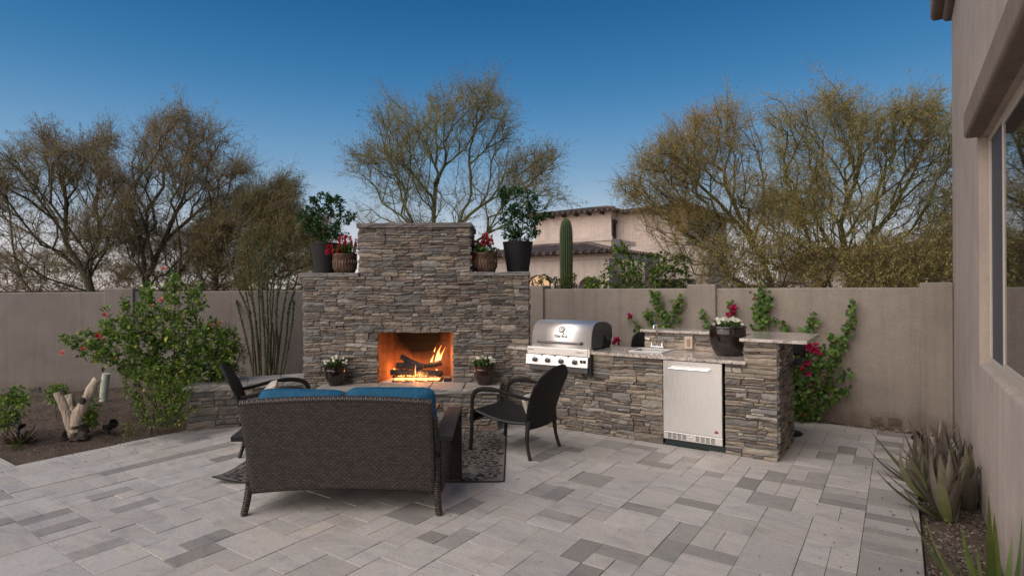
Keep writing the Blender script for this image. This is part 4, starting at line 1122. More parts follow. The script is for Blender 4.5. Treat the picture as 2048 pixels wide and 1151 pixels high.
def limb_mesh(P, par, r, path, sides_thick=6, thr=0.0, thr_hi=1e9, col=None, wob=0):
    """tubes along maximal paths"""
    N = len(P); kids = [[] for _ in range(N)]
    for i in range(N):
        if par[i] >= 0: kids[par[i]].append(i)
    main = np.full(N, -1)
    for i in range(N):
        if kids[i]: main[i] = max(kids[i], key=lambda k: r[k])
    V = []; F = []; nv = 0
    for i in range(N):
        p = par[i]
        if p >= 0 and main[p] == i: continue
        chain = [i] if p < 0 else [p, i]
        while main[chain[-1]] >= 0: chain.append(main[chain[-1]])
        if len(chain) < 2: continue
        rr = [r[c] for c in chain]
        if p >= 0: rr[0] = min(rr[0], rr[1]*1.15)
        pts = P[chain]; k = 3 if rr[0] < .012 else (5 if rr[0] < .04 else 8)
        t = np.gradient(pts, axis=0); t /= np.linalg.norm(t, axis=1)[:, None]+1e-9
        a = np.cross(t, np.array([.31, .17, .93])); a /= np.linalg.norm(a, axis=1)[:, None]+1e-9; b = np.cross(a, t)
        an = np.arange(k)*2*np.pi/k
        ring = pts[:, None, :]+np.array(rr)[:, None, None]*(a[:, None, :]*np.cos(an)[None, :, None]+b[:, None, :]*np.sin(an)[None, :, None])
        m = len(chain); V.append(ring.reshape(-1, 3))
        ii = np.arange(m-1)[:, None]*k; kk = np.arange(k)[None, :]; k2 = (kk+1) % k
        F.append(np.stack([ii+kk, ii+k2, ii+k+k2, ii+k+kk], -1).reshape(-1, 4)+nv); nv += m*k
    return np.concatenate(V), np.concatenate(F)
def sticks(p0, p1, r0, r1, mid=None):
    """3-sided twigs, optionally bent through mid"""
    n = len(p0); t = p1-p0; t = t/(np.linalg.norm(t, axis=1)[:, None]+1e-9)
    a = np.cross(t, np.array([.31, .17, .93])); a /= np.linalg.norm(a, axis=1)[:, None]+1e-9; b = np.cross(a, t)
    lv = [(p0, r0), (mid, (r0+r1)/2), (p1, r1)] if mid is not None else [(p0, r0), (p1, r1)]
    rings = []
    for p, r in lv:
        for k in range(3): an = k*2*math.pi/3; rings.append(p+(a*math.cos(an)+b*math.sin(an))*np.reshape(r, (-1, 1)))
    V = np.stack(rings, 1).reshape(-1, 3); L = len(lv); base = (np.arange(n)*3*L)[:, None]
    f = [(l*3+k, l*3+(k+1) % 3, l*3+3+(k+1) % 3, l*3+3+k) for l in range(L-1) for k in range(3)]
    F = (base[:, :, None]+np.array(f)[None]).reshape(-1, 4)
    return V, F
def rdir(rs, n):
    v = rs.normal(size=(n, 3)); return v/np.linalg.norm(v, axis=1)[:, None]
def norm(v): return v/(np.linalg.norm(v, axis=1)[:, None]+1e-9)
def leaves(pos, d, up, L, W, fold=.25, curl=.15, shape=0):
    """folded leaf blades; 6 vertices, 2 quads each (left and right of the midrib)"""
    n = len(pos); d = norm(d); s = norm(np.cross(d, up)); nrm = np.cross(s, d); L = np.reshape(L, (-1, 1)); W = np.reshape(W, (-1, 1))
    w1, w2 = ((.5, .36), (.55, .25), (.38, .5))[shape]
    v0 = pos; v1 = pos+d*L*.33-s*W*w1+nrm*W*fold; v2 = pos+d*L*.33+s*W*w1+nrm*W*fold
    v3 = pos+d*L*.72-s*W*w2+nrm*(W*fold*.6-L*curl*.4); v4 = pos+d*L*.72+s*W*w2+nrm*(W*fold*.6-L*curl*.4); v5 = pos+d*L-nrm*L*curl; m = pos+d*L*.5-nrm*L*curl*.2
    V = np.stack([v0, v1, v3, v5, v4, v2, m], 1).reshape(-1, 3); b = (np.arange(n)*7)[:, None, None]
    F = (b+np.array([[0, 6, 2, 1], [6, 3, 2, 2], [0, 5, 4, 6], [6, 4, 3, 3]])[None])
    T = np.array([[0, 6, 1], [1, 6, 2], [6, 3, 2], [0, 5, 6], [5, 4, 6], [6, 4, 3]])
    return V, (b+T[None]).reshape(-1, 3)
def diamonds(pos, d, up, L, W):
    n = len(pos); d = norm(d); s = norm(np.cross(d, up)); L = np.reshape(L, (-1, 1)); W = np.reshape(W, (-1, 1))
    V = np.stack([pos, pos+d*L*.5-s*W*.5, pos+d*L, pos+d*L*.5+s*W*.5], 1).reshape(-1, 3)
    return V, (np.arange(n)*4)[:, None]+np.arange(4)[None]
def tint_cols(rs, n, k, palette, var=.25):
    pal = np.array([p for p, _ in palette]); w = np.array([w for _, w in palette], float); w /= w.sum()
    c = pal[rs.choice(len(pal), n, p=w)]*(1+rs.uniform(-var, var, (n, 1))); return np.repeat(c, k, 0)
def px_limb(pts, Z, n=3):       # hand-laid main limb, image outline to world at its own distance
    return np.array([tuple(p) for p in bez([at(x, y, z if z else Z) for x, y, *r in pts for z in [r[0] if r else Z]], n)])
def tree(name, label, envs, limbs, Z0, T, seed, tip=.0065, rmax=.14, bf=.6, twigs=(5, .22, .55), pods=2.2, pal=None, droop=0, group=None, barkmat='bark', podlen=(.018, .042), podw=.34, twig_pal=None, cat='tree', power=2.35, tw_r=(.0028, .0012)):
    rs = np.random.RandomState(seed)
    sp, spar = [], []
    for li, (pts, parent) in enumerate(limbs):
        A = px_limb(pts, Z0)
        if li == 0:
            base = A[0].copy(); base[2] = -.2; A = np.concatenate([[base], A])
        for k, p in enumerate(A):
            if k == 0:
                if li == 0: sp.append(p); spar.append(-1)
                else:
                    S_ = np.array(sp); j = int(np.argmin(np.linalg.norm(S_-p, axis=1))); last = j
                    continue
            else:
                sp.append(p+rs.normal(size=3)*.02); spar.append((len(sp)-2) if not (li > 0 and k == 1) else last)
    if cat == 'tree':        # leave room for the outer shoots
        def shrink(poly): c = (sum(p[0] for p in poly)/len(poly), max(p[1] for p in poly)); return [(c[0]+(x-c[0])*.93, c[1]+(y-c[1])*.885) for x, y in poly]
        envs = [(shrink(poly), n) for poly, n in envs]
    if cat == 'tree': pts = np.concatenate([sample_env(poly, int(n*.30), Z0, T, rs, .9) for poly, n in envs]+[plume_pts(envs[0][0], int(envs[0][1]*.78), Z0, T, rs, limbs)])
    else: pts = np.concatenate([sample_env(poly, n, Z0, T, rs) for poly, n in envs])
    P, par, path = mst(np.array(sp), np.array(spar), pts, bf)
    P[len(sp):] += rs.normal(size=(len(P)-len(sp), 3))*.03
    r = radii(par, path, tip, power, rmax)
    root = thing(name, label, cat, tuple(P[0]*np.array([1, 1, 0])), 0, group); off = np.array([P[0][0], P[0][1], 0])
    V, F = limb_mesh(P-off, par, r, path)
    np_mesh('trunk', V, F, M[barkmat], root, smooth=True)
    # twigs
    thin = np.where((r < .03) & (par >= 0))[0]; k = twigs[0]; idx = np.repeat(thin, k); n = len(idx)
    bd = norm(P[idx]-P[par[idx]]); u = rs.rand(n, 1); p0 = P[par[idx]]*(1-u)+P[idx]*u
    d = norm(bd*.75+rdir(rs, n)*.62+np.array([0, 0, .30-droop*1.6])); L = rs.uniform(twigs[1], twigs[2], (n, 1))
    mid = p0+d*L*.5+rdir(rs, n)*L*.06; p1 = p0+norm(d+np.array([0, 0, -.15-droop])+rdir(rs, n)*.15)*L
    V1, F1 = sticks(p0-off, p1-off, np.full((n, 1), tw_r[0]), np.full((n, 1), tw_r[1]), mid-off)
    # long wispy shoots beyond the branch ends
    haskid = np.zeros(len(P), bool); haskid[par[par >= 0]] = True; tips = np.repeat(np.where(~haskid)[0], 3 if cat == 'tree' else 1); nt_ = len(tips)
    bdt = norm(P[tips]-P[par[tips]]); dt_ = norm(bdt*.8+rdir(rs, nt_)*.45+np.array([0, 0, .35-droop*1.5])); Lt = rs.uniform(.2, .6, (nt_, 1)) if cat == 'tree' else rs.uniform(.15, .4, (nt_, 1))
    p0 = np.concatenate([p0, P[tips]]); d = np.concatenate([d, dt_]); mt = P[tips]+dt_*Lt*.5; pt = P[tips]+norm(dt_+np.array([0, 0, -.1])+rdir(rs, nt_)*.12)*Lt
    mid = np.concatenate([mid, mt]); p1 = np.concatenate([p1, pt]); n += nt_
    V1, F1 = sticks(p0-off, p1-off, np.full((n, 1), tw_r[0]), np.full((n, 1), tw_r[1]), mid-off)
    k2 = 3; idx2 = np.repeat(np.arange(n), k2); n2 = len(idx2); u = rs.uniform(.25, 1, (n2, 1)); q0 = np.where(u < .5, p0[idx2]*(1-u*2)+mid[idx2]*u*2, mid[idx2]*(2-2*u)+p1[idx2]*(2*u-1))
    q1 = q0+norm(d[idx2]*.6+rdir(rs, n2)*.8+np.array([0, 0, -droop]))*rs.uniform(.06, .17, (n2, 1))
    V2, F2 = sticks(q0-off, q1-off, np.full((n2, 1), tw_r[1]*1.1), np.full((n2, 1), tw_r[1]*.6))
    tp = twig_pal or [((1.0, 1.0, .9), 3), ((1.3, 1.25, .7), 2), ((.7, .6, .6), 2)]
    C = np.concatenate([tint_cols(rs, n, 9, tp), tint_cols(rs, n2, 6, tp)])
    cr = link(bpy.data.objects.new('crown', None), root)
    o = np_mesh('twigs', np.concatenate([V1, V2]), np.concatenate([F1, F2+len(V1)]), M['twig'], cr, C); o['kind'] = 'stuff'
    # dry leaves and pods, clustered unevenly
    m = int(n2*pods*(.62 if cat == 'tree' else 1)); dens = np.array([.55+.45*math.sin(p[0]*1.9+seed)*math.sin(p[2]*2.3+seed*1.7)*1.2 for p in q0]); dens = np.clip(dens, .06, 1); dens /= dens.sum()
    idx3 = rs.choice(n2, m, p=dens); u = rs.rand(m, 1); q = q0[idx3]*(1-u)+q1[idx3]*u+rdir(rs, m)*.012
    dd = norm(rdir(rs, m)*.7+np.array([0, 0, -.9])); Lp = rs.uniform(podlen[0], podlen[1], m)
    V3, F3 = diamonds(q-off, dd, rdir(rs, m), Lp, Lp*podw)
    o = np_mesh('leaves', V3, F3, M['pod'], cr, tint_cols(rs, m, 4, pal, .22)); o['kind'] = 'stuff'
    print(name, 'nodes', len(P), 'twigs', n, n2, 'leaves', m)
    return root
BROWN = [((.33, .22, .16), 4), ((.40, .28, .20), 3), ((.22, .15, .11), 3), ((.28, .25, .11), 2)]
GOLD = [((.52, .43, .14), 4), ((.42, .36, .11), 4), ((.42, .30, .17), 2), ((.56, .47, .19), 1.5)]
OLIVE = [((.20, .18, .06), 4), ((.23, .18, .09), 3), ((.13, .12, .05), 3)]
PINKB = [((.27, .18, .13), 3), ((.19, .13, .085), 3), ((.20, .165, .08), 2)]

# left: a wide leaning tree, a tall one and a broad one to its right
tree('mesquite_tree', 'leaning bare-branched mesquite tree at the far left behind the garden wall', 
     [([(-60, 300), (0, 285), (40, 262), (85, 232), (125, 262), (170, 262), (215, 232), (232, 245), (228, 300), (262, 335), (262, 420), (245, 480), (200, 540), (100, 560), (-60, 560)], 850)],
     [([(190, 600), (165, 540), (130, 480), (95, 420), (60, 370), (30, 330)], 0), ([(165, 540), (200, 470), (190, 400), (215, 330), (222, 250)], 1), ([(130, 480), (130, 400), (115, 320), (110, 260)], 1), ([(165, 540), (80, 480), (20, 450), (-50, 430)], 1), ([(150, 530), (60, 530), (-20, 520), (-60, 500)], 1)],
     12.0, 1.6, 1, pal=BROWN, twigs=(5, .2, .6), pods=3.4, group='trees behind the left garden wall')
tree('mesquite_tree', 'tallest tree behind the left wall, its dense dark brown crown high in the sky',
     [([(262, 265), (300, 212), (332, 192), (352, 182), (378, 202), (420, 208), (462, 245), (484, 295), (505, 312), (500, 360), (520, 380), (470, 470), (400, 560), (250, 560), (230, 470), (250, 400), (250, 330)], 950)],
     [([(300, 620), (292, 560), (285, 500), (262, 430), (235, 370)], 0), ([(292, 560), (330, 480), (362, 400), (378, 330), (374, 250), (360, 200)], 1), ([(362, 400), (330, 330), (305, 260)], 1), ([(378, 330), (420, 280), (450, 250)], 1), ([(330, 480), (400, 420), (450, 360), (490, 320)], 1)],
     13.0, 1.7, 2, pal=BROWN, twigs=(5, .2, .58), pods=3.6, group='trees behind the left garden wall')
tree('mesquite_tree', 'broad olive brown tree with sloping crown, left of the fireplace behind the wall',
     [([(470, 380), (520, 348), (565, 340), (590, 350), (598, 400), (640, 440), (660, 500), (660, 575), (360, 575), (380, 480), (430, 420)], 1150)],
     [([(430, 620), (432, 550), (450, 480), (490, 420), (540, 380), (580, 350)], 0), ([(432, 550), (510, 500), (560, 470), (610, 440)], 1), ([(432, 550), (400, 500), (400, 450)], 1), ([(435, 570), (540, 550), (620, 530)], 1)],
     12.5, 1.5, 3, pal=OLIVE+BROWN[:1], twigs=(6, .2, .5), pods=3.4, group='trees behind the left garden wall')
tree('palo_verde_tree', 'leafless palo verde tree with green limbs directly behind the fireplace',
     [([(748, 190), (765, 165), (800, 205), (838, 200), (862, 168), (890, 172), (925, 150), (985, 145), (1008, 165), (1030, 190), (1032, 245), (1060, 285), (1122, 290), (1128, 325), (1118, 370), (1155, 395), (1140, 415), (1080, 430), (1050, 470), (720, 470), (735, 430), (760, 395), (715, 368), (684, 325), (690, 300), (722, 282), (760, 285), (742, 235)], 800), ([(712, 412), (740, 405), (800, 410), (860, 430), (860, 470), (715, 470)], 120)],
     [([(868, 640), (866, 480), (868, 400), (872, 330), (840, 280), (800, 220), (770, 180)], 0), ([(920, 640), (918, 450), (940, 390), (940, 330), (945, 280), (975, 200), (990, 155)], 1), ([(868, 400), (810, 330), (760, 315), (700, 310)], 1), ([(925, 440), (980, 400), (1040, 380), (1090, 340), (1120, 310)], 1), ([(872, 330), (872, 250), (878, 190)], 1), ([(925, 440), (890, 400), (850, 360)], 1), ([(945, 280), (905, 230), (900, 180)], 1)],
     12.5, 1.8, 4, tip=.0062, pal=PINKB, twigs=(5, .2, .6), pods=2.4, barkmat='bark_green', twig_pal=[((1.3, 1.35, .7), 3), ((1.0, 1.0, .8), 2)], podlen=(.02, .05), podw=.28)
tree('palo_verde_tree', 'spreading palo verde tree with open left crown above the neighbouring roof',
     [([(1232, 352), (1262, 300), (1312, 258), (1345, 232), (1378, 252), (1392, 190), (1412, 198), (1452, 162), (1505, 200), (1540, 250), (1560, 400), (1520, 560), (1430, 500), (1370, 450), (1300, 410), (1245, 385)], 850), ([(1270, 400), (1400, 440), (1500, 500), (1500, 570), (1360, 540), (1280, 450)], 420)],
     [([(1545, 640), (1540, 560), (1510, 490), (1460, 430), (1400, 370), (1330, 310)], 0), ([(1460, 430), (1470, 340), (1455, 260), (1450, 180)], 1), ([(1460, 430), (1380, 410), (1300, 380), (1250, 365)], 1), ([(1510, 490), (1530, 400), (1520, 300), (1500, 230)], 1), ([(1400, 370), (1370, 300), (1350, 245)], 1)],
     12.0, 1.6, 5, pal=GOLD+PINKB, twigs=(5, .2, .6), pods=3.4, barkmat='bark_green', group='trees behind the right garden wall', twig_pal=[((1.6, 1.3, .7), 3), ((1.0, .95, .8), 2)])
tree('palo_verde_tree', 'big golden olive palo verde tree with drooping branches beside the house',
     [([(1522, 190), (1562, 195), (1600, 165), (1642, 138), (1690, 150), (1735, 190), (1760, 200), (1800, 172), (1870, 158), (1925, 200), (1990, 300), (2000, 430), (1930, 560), (1700, 560), (1540, 560), (1490, 400), (1560, 320)], 1150), ([(1500, 390), (1930, 330), (1930, 575), (1580, 575)], 1000)],
     [([(1690, 640), (1700, 540), (1680, 450), (1690, 370), (1640, 290), (1580, 220), (1540, 195)], 0), ([(1700, 540), (1760, 450), (1820, 360), (1860, 260), (1880, 180)], 1), ([(1680, 450), (1720, 330), (1700, 230), (1645, 150)], 1), ([(1700, 540), (1610, 470), (1560, 420), (1520, 400)], 1), ([(1705, 560), (1800, 520), (1880, 450), (1980, 400)], 1), ([(1660, 640), (1640, 560), (1590, 520)], 1), ([(1730, 640), (1745, 560), (1790, 530), (1850, 545)], 1)],
     11.0, 1.7, 6, pal=GOLD*2+PINKB, twigs=(5, .2, .6), pods=4.2, droop=.18, barkmat='bark_green', group='trees behind the right garden wall', rmax=.12, twig_pal=[((1.3, 1.25, .6), 3), ((1.0, .9, .7), 2)])
# low scrub that fills the view just over the walls
def scrub(label, env, n, Z, T, seed, pal, pods=3, tw=6):
    rs = np.random.RandomState(seed); x = (env[0][0]+env[2][0])/2
    return tree('desert_shrub', label, [(env, n)], [([(x, 640), (x, 590)], 0)], Z, T, seed, tip=.004, rmax=.05, bf=.25, twigs=(tw, .15, .4), pods=pods, pal=pal, droop=.05, cat='shrub', podlen=(.02, .05))
scrub('dull brown scrub at the far left, low over the garden wall', [(-60, 500), (60, 505), (180, 490), (260, 540), (260, 600), (-60, 600)], 500, 16, 1.5, 11, BROWN+OLIVE)
scrub('dense olive brown scrub above the left garden wall behind the rose bush', [(230, 470), (400, 450), (500, 470), (500, 600), (230, 600)], 800, 15.5, 1.3, 12, BROWN+OLIVE)
scrub('yellowish olive scrub right beside the fireplace, left of the black planter', [(480, 470), (560, 440), (625, 425), (660, 440), (665, 600), (480, 600)], 480, 11.6, .8, 13, OLIVE)
scrub('golden drooping scrub below the palo verde beside the house', [(1690, 520), (1760, 470), (1830, 490), (1900, 440), (1960, 460), (1960, 600), (1690, 600)], 560, 9.8, .8, 14, GOLD)
scrub('olive scrub under the palo verde, in the middle of the right wall', [(1400, 490), (1530, 470), (1660, 500), (1660, 600), (1400, 600)], 300, 10.2, .8, 15, GOLD+OLIVE)
# ---------------------------------------------------------------- neighbouring house
def nx_at(px, py, Z): return FRI @ at(px, py, Z)
NB = at_h(1222, 900, 0)
nbw = at(1222, 421, 32); NBP = Vector((nbw.x, nbw.y, 0))
nh = thing('neighbour_house', 'two-storey pale stucco villa with clay tile roofs beyond the garden wall', 'house', NBP, RZ)
def nbox(n, x0, y0, z0, x1, y1, z1, m='neighbour', bev=0):
    mb = MB(); mb.box(x0, y0, z0, x1, y1, z1); return mb.build(n, M[m], nh, bevel=bev)
nbox('wall', -5.0, 0, -1, 0, 9, 5.85); nbox('wall', 0.001, .75, -1, 4.1, 9, 5.8)
def tile_roof(poly, top, name='roof'):
    """hipped roof over a rectangle, with half-round tiles running down each slope"""
    x0, y0, x1, y1, z = poly; rx0, rx1, ry, rz = top
    rf = link(bpy.data.objects.new(name, None), nh)
    mb = MB(); vs = [(x0, y0, z), (x1, y0, z), (x1, y1, z), (x0, y1, z), (rx0, ry, rz), (rx1, ry, rz)]
    mb.add(vs, [(0, 1, 5, 4), (1, 2, 5), (2, 3, 4, 5), (3, 0, 4), (3, 2, 1, 0)]); mb.build('roof_deck', M['tile'], rf)
    mb = MB(); rr = random.Random(2)
    def rows(a, b, c, d):             # eave a->b, ridge d->c
        a, b, c, d = map(Vector, (a, b, c, d)); n = max(2, int((b-a).length/.34))
        for k in range(n+1):
            t = k/n; e = a.lerp(b, t)
            # intersect the down-slope line with the hip edges
            up = None
            w = (b-a).normalized(); mid = (d+c)/2; sl = (mid-(a+b)/2); sl -= w*sl.dot(w); s = (e-a).dot(w); L = (b-a).length; da = (d-a).dot(w); db = (b-c).dot(w)
            f = min(1, s/da if da > 1e-6 else 1, (L-s)/db if db > 1e-6 else 1)
            if f < .03: continue
            m = 5
            pts = [e+sl*(f*q/m)+Vector((0, 0, .03+rr.uniform(-.01, .01))) for q in range(m+1)]
            mb.tube(pts, .085+rr.uniform(-.008, .008), 6)
    rows(vs[0], vs[1], vs[5], vs[4]); rows(vs[1], vs[2], vs[5], vs[5]); rows(vs[3], vs[0], vs[4], vs[4])
    mb.uv = {}; o = mb.build('roof_tiles', M['tile'], rf); o['kind'] = 'stuff'
    mb = MB()
    for i, j in ((0, 4), (1, 5), (4, 5)): mb.tube([Vector(vs[i])+Vector((0, 0, .06)), Vector(vs[j])+Vector((0, 0, .06))], .12, 6)
    mb.uv = {}; mb.build('ridge_tiles', M['tile'], rf)
    return rf
tile_roof((-5.6, -.65, .45, 9.4, 5.85), (-3.2, -2.2, 4.2, 6.65)); tile_roof((.46, .1, 4.7, 9.4, 5.72), (2.2, 3.0, 4.2, 6.4))
for k in range(6):
    x = -4.6+k*.82; nbox('rafter_tail', x, -.62, 5.68, x+.1, .0, 5.84, 'darkwood')
def nwin(x0, y0, z0, x1, z1, name='window', lit=False, axis='x'):
    w = link(bpy.data.objects.new(name, None), nh)
    mb = MB()
    if axis == 'x':
        mb.box(x0, y0-.06, z0, x1, y0-.002, z1); mb.build('pane', M['lit' if lit else 'glass'], w)
        mb = MB(); 
        for t in (0, .5, 1): xx = x0+(x1-x0)*t; mb.box(xx-.04, y0-.09, z0, xx+.04, y0-.061, z1)
        for z in (z0, z1): mb.box(x0-.04, y0-.095, z-.04, x1+.04, y0-.0605, z+.04)
        mb.build('frame', M['darkwood'], w)
    return w
M['lit'] = emit('lit_window', (1, .62, .36), .7)
# the narrow window on the end face of the upper storey
w = link(bpy.data.objects.new('window', None), nh)
mb = MB(); mb.box(.0, .15, 4.35, .03, .62, 5.25); mb.build('pane', M['glass'], w)
mb = MB()
for y in (.2, .3, .4, .5): mb.box(.031, y, 4.3, .05, y+.025, 5.2)
for z in (4.5, 4.75, 5.0): mb.box(.0505, .17, z, .06, .6, z+.025)
mb.build('grille', M['darkwood'], w)
mb = MB(); mb.box(-.01, .1, 5.2, .09, .66, 5.38); mb.build('lintel', M['darkwood'], w)
# lower storey wing
nbox('lower_wing', -5.0, -3.2, -1, 1.45, -.005, 4.02); nbox('lower_wing', 1.452, -2.4, -1, 6.0, .74, 3.6)
nbox('band', -5.1, -3.26, 3.92, 1.52, -3.1, 4.12)
def arch_wall(x0, x1, y, z0, z1, ax, ar, az, m='neighbour', th=.35):
    mb = MB(); n = 14; cx = ax; top = [(cx+ar*math.cos(math.pi-math.pi*k/n), az+ar*.8*math.sin(math.pi*k/n)) for k in range(n+1)]
    for (p, q) in (((x0, z0), (cx-ar, z1)), ((cx+ar, z0), (x1, z1))): mb.box(p[0], y, p[1], q[0], y+th, q[1])
    for k in range(n):
        (xa, za), (xb, zb) = top[k], top[k+1]
        mb.add([(xa, y, za), (xb, y, zb), (xb, y, z1), (xa, y, z1), (xa, y+th, za), (xb, y+th, zb), (xb, y+th, z1), (xa, y+th, z1)], [(0, 1, 2, 3), (7, 6, 5, 4), (0, 4, 5, 1)])
    return mb.build('arcade_wall', M[m], nh)
pz = 2.98
tile_roof((-3.2, -9.05, 4.15, -3.3, pz), (-.5, 1.6, -6.1, 3.5), 'porch_roof')
nbox('porch_beam', -3.0, -8.55, 2.72, 3.75, -8.15, pz-.02); nbox('porch_beam', 3.751, -8.55, 2.72, 4.0, -3.25, pz-.02)
arch_wall(-3.0, 1.3, -8.52, -1, 2.71, .42, .72, 1.55); arch_wall(1.302, 3.75, -8.52, -1, 2.71, 2.85, .48, 1.6)
nbox('wall', -3.0, -6.4, -1, 1.9, -6.2, 2.71); nbox('post', 3.6, -4.2, -1, 4.0, -3.8, 2.71)
nwin(-1.6, -6.4, .3, 1.2, 2.2, lit=True)
nwin(3.2, -2.41, .2, 5.4, 1.9)
nbox('porch_pier', 1.5, -10.2, -1, 2.6, -9.3, 1.55); nbox('porch_pier_cap', 1.45, -10.25, 1.551, 2.65, -9.25, 1.66)
# a second grey house glimpsed low through the trees
g2 = thing('distant_house', 'low grey stucco house glimpsed beneath the golden tree near the right edge', 'house', at_h(1730, 640, 0).xy.to_3d()*1.0, RZ)
g2.location = (17.5, 28, 0)
mb = MB(); mb.box(-4, 0, -1, 5, 5, 2.4); mb.build('wall', M['neighbour'], g2)
mb = MB(); mb.prism([(-4.4, 2.4), (5.4, 2.4), (3.5, 3.5), (-2.5, 3.5)], -.3, 5.3, Matrix(((1, 0, 0, 0), (0, 0, 1, 0), (0, 1, 0, 0), (0, 0, 0, 1)))); mb.build('roof', M['tile'], g2)

# ---------------------------------------------------------------- saguaro
def mk_cactus(name, c):
    g = NG(name); a = g.attr(); f = g.noise(g.coord(), 12, 4); g.base(g.mix(a, g.ramp(f, [(.3, G(.8)), (.7, G(1.2))]))); g.b.inputs['Roughness'].default_value = .7; return g.m
M['cactus'] = mk_cactus('cactus_skin', 0)
sg = thing('saguaro_cactus', 'tall single-column saguaro cactus standing behind the garden wall', 'cactus', at(1133, 600, 16).xy.to_3d(), 0)
mb = MB(); nr = 18; prof = [(.13, -.3), (.155, 1), (.178, 2.0), (.185, 2.6), (.18, 3.1), (.16, 3.3), (.12, 3.45), (.065, 3.52), (.01, 3.54)]
n = nr*4
for (r, z) in prof:
    for k in range(n):
        a = 2*math.pi*k/n; q = abs(math.sin(nr*a/2))**.8; rr = r*(.84+.16*q); mb.v.append((rr*math.cos(a), rr*math.sin(a), z)); mb.c.append(tuple(c*(.55+.6*q) for c in (.075, .115, .045)))
for i in range(len(prof)-1):
    for k in range(n): k2 = (k+1) % n; mb.f.append((i*n+k, i*n+k2, (i+1)*n+k2, (i+1)*n+k))
mb.build('stem', M['cactus'], sg, col=True)
rs = np.random.RandomState(9); pts = []
for k in range(nr):
    a = 2*math.pi*(k+.5)/nr
    for z in np.arange(1.2, 3.45, .05): r = np.interp(z, [p[1] for p in prof], [p[0] for p in prof]); pts.append((r*math.cos(a), r*math.sin(a), z))
pts = np.repeat(np.array(pts), 4, 0); d = norm(rdir(rs, len(pts))*.7+norm(pts*np.array([1, 1, 0]))); V, F = sticks(pts, pts+d*.035, np.full((len(pts), 1), .0016), np.full((len(pts), 1), .0006))
o = np_mesh('spines', V, F, M['twig'], sg, np.full((len(V), 3), 1.6)); o['kind'] = 'stuff'

# ---------------------------------------------------------------- leafy plants
def leafy(name, label, cat, envs, limbs, Z0, T, seed, L, W, pal, per=8, tip=.0022, rmax=.02, bf=.3, group=None, shape=0, fold=.25, up=.4, base_z=-.05, mat='bark', petiole=.02, stemcol=None, twig=0, rootpt=None, kindfol='foliage', loc3=None):
    rs = np.random.RandomState(seed); sp, spar = [], []
    for li, pts in enumerate(limbs):
        A = px_limb(pts, Z0) if not isinstance(pts, np.ndarray) else pts
        for k, p in enumerate(A):
            if k == 0:
                if li == 0: sp.append(p); spar.append(-1); last = 0
                else:
                    S_ = np.array(sp); d_ = np.linalg.norm(S_-p, axis=1); j = int(np.argmin(d_))
                    if d_[j] > .06: sp.append(p); spar.append(0); last = len(sp)-1
                    else: last = j
                continue
            sp.append(p); spar.append(last if k == 1 else len(sp)-2)
    pts = np.concatenate([sample_env(poly, n, z or Z0, t or T, rs) for poly, n, z, t in envs])
    P, par, path = mst(np.array(sp), np.array(spar), pts, bf); r = radii(par, path, tip, 2.2, rmax)
    if loc3 is None: root = thing(name, label, cat, (P[0][0], P[0][1], base_z), 0, group)
    else: root = loc3
    off = np.array([P[0][0], P[0][1], base_z]) if loc3 is None else np.array(loc3.location)
    V, F = limb_mesh(P-off, par, r, path); np_mesh('stems', V, F, M[mat], root, smooth=True)
    thin = np.where((r < rmax*.55) & (par >= 0))[0]; idx = np.repeat(thin, per); n = len(idx); u = rs.rand(n, 1)
    p = P[par[idx]]*(1-u)+P[idx]*u; bd = norm(P[idx]-P[par[idx]]+1e-6)
    d = norm(bd*.35+rdir(rs, n)*.9+np.array([0, 0, up*.4])); p = p+d*petiole
    upv = norm(np.array([0, 0, 1.0])+rdir(rs, n)*.55); LL = rs.uniform(L[0], L[1], n)
    V, F = leaves(p-off, d, upv, LL, LL*W, fold, .18, shape)
    o = np_mesh('foliage', V, F, M['leaf'], root, tint_cols(rs, n, 7, pal, .3)); o['kind'] = 'stuff'
    return root, P, par, r, off
GREEN = [((.11, .21, .028), 4), ((.18, .28, .035), 3), ((.06, .12, .02), 3), ((.32, .32, .05), .9)]
DEEP = [((.024, .080, .022), 4), ((.040, .115, .028), 3), ((.016, .046, .016), 2)]
YELG = [((.12, .15, .02), 4), ((.19, .20, .03), 2), ((.07, .10, .02), 3)]

# hibiscus / rose bush on the left
ENV_H = [(130, 690), (118, 672), (160, 672), (205, 640), (212, 612), (240, 640), (238, 590), (250, 582), (262, 640), (285, 570), (300, 560), (310, 620), (338, 560), (345, 535), (365, 560), (362, 640), (382, 570), (395, 565), (410, 600), (398, 650), (420, 628), (438, 640), (440, 665), (470, 650), (480, 690), (470, 740), (430, 780), (380, 800), (360, 800), (330, 770), (280, 760), (230, 740), (170, 720)]
hb, P, par, r, off = leafy('hibiscus_bush', 'large leafy green bush with pink blossoms in front of the left garden wall', 'bush',
    [(ENV_H, 620, 6.9, .42), ([(250, 660), (450, 660), (460, 740), (380, 790), (250, 750)], 120, 6.8, .4)],
    [[(330, 872), (328, 800), (310, 720), (300, 640), (285, 575)], [(330, 860), (345, 760), (350, 640), (348, 545)], [(328, 800), (385, 720), (392, 640), (395, 570)], [(330, 840), (260, 750), (200, 700), (140, 675)], [(330, 840), (420, 760), (455, 690)]],
    6.9, .38, 21, (.035, .075), .62, GREEN, per=8, bf=.35, rmax=.022, base_z=-.02)
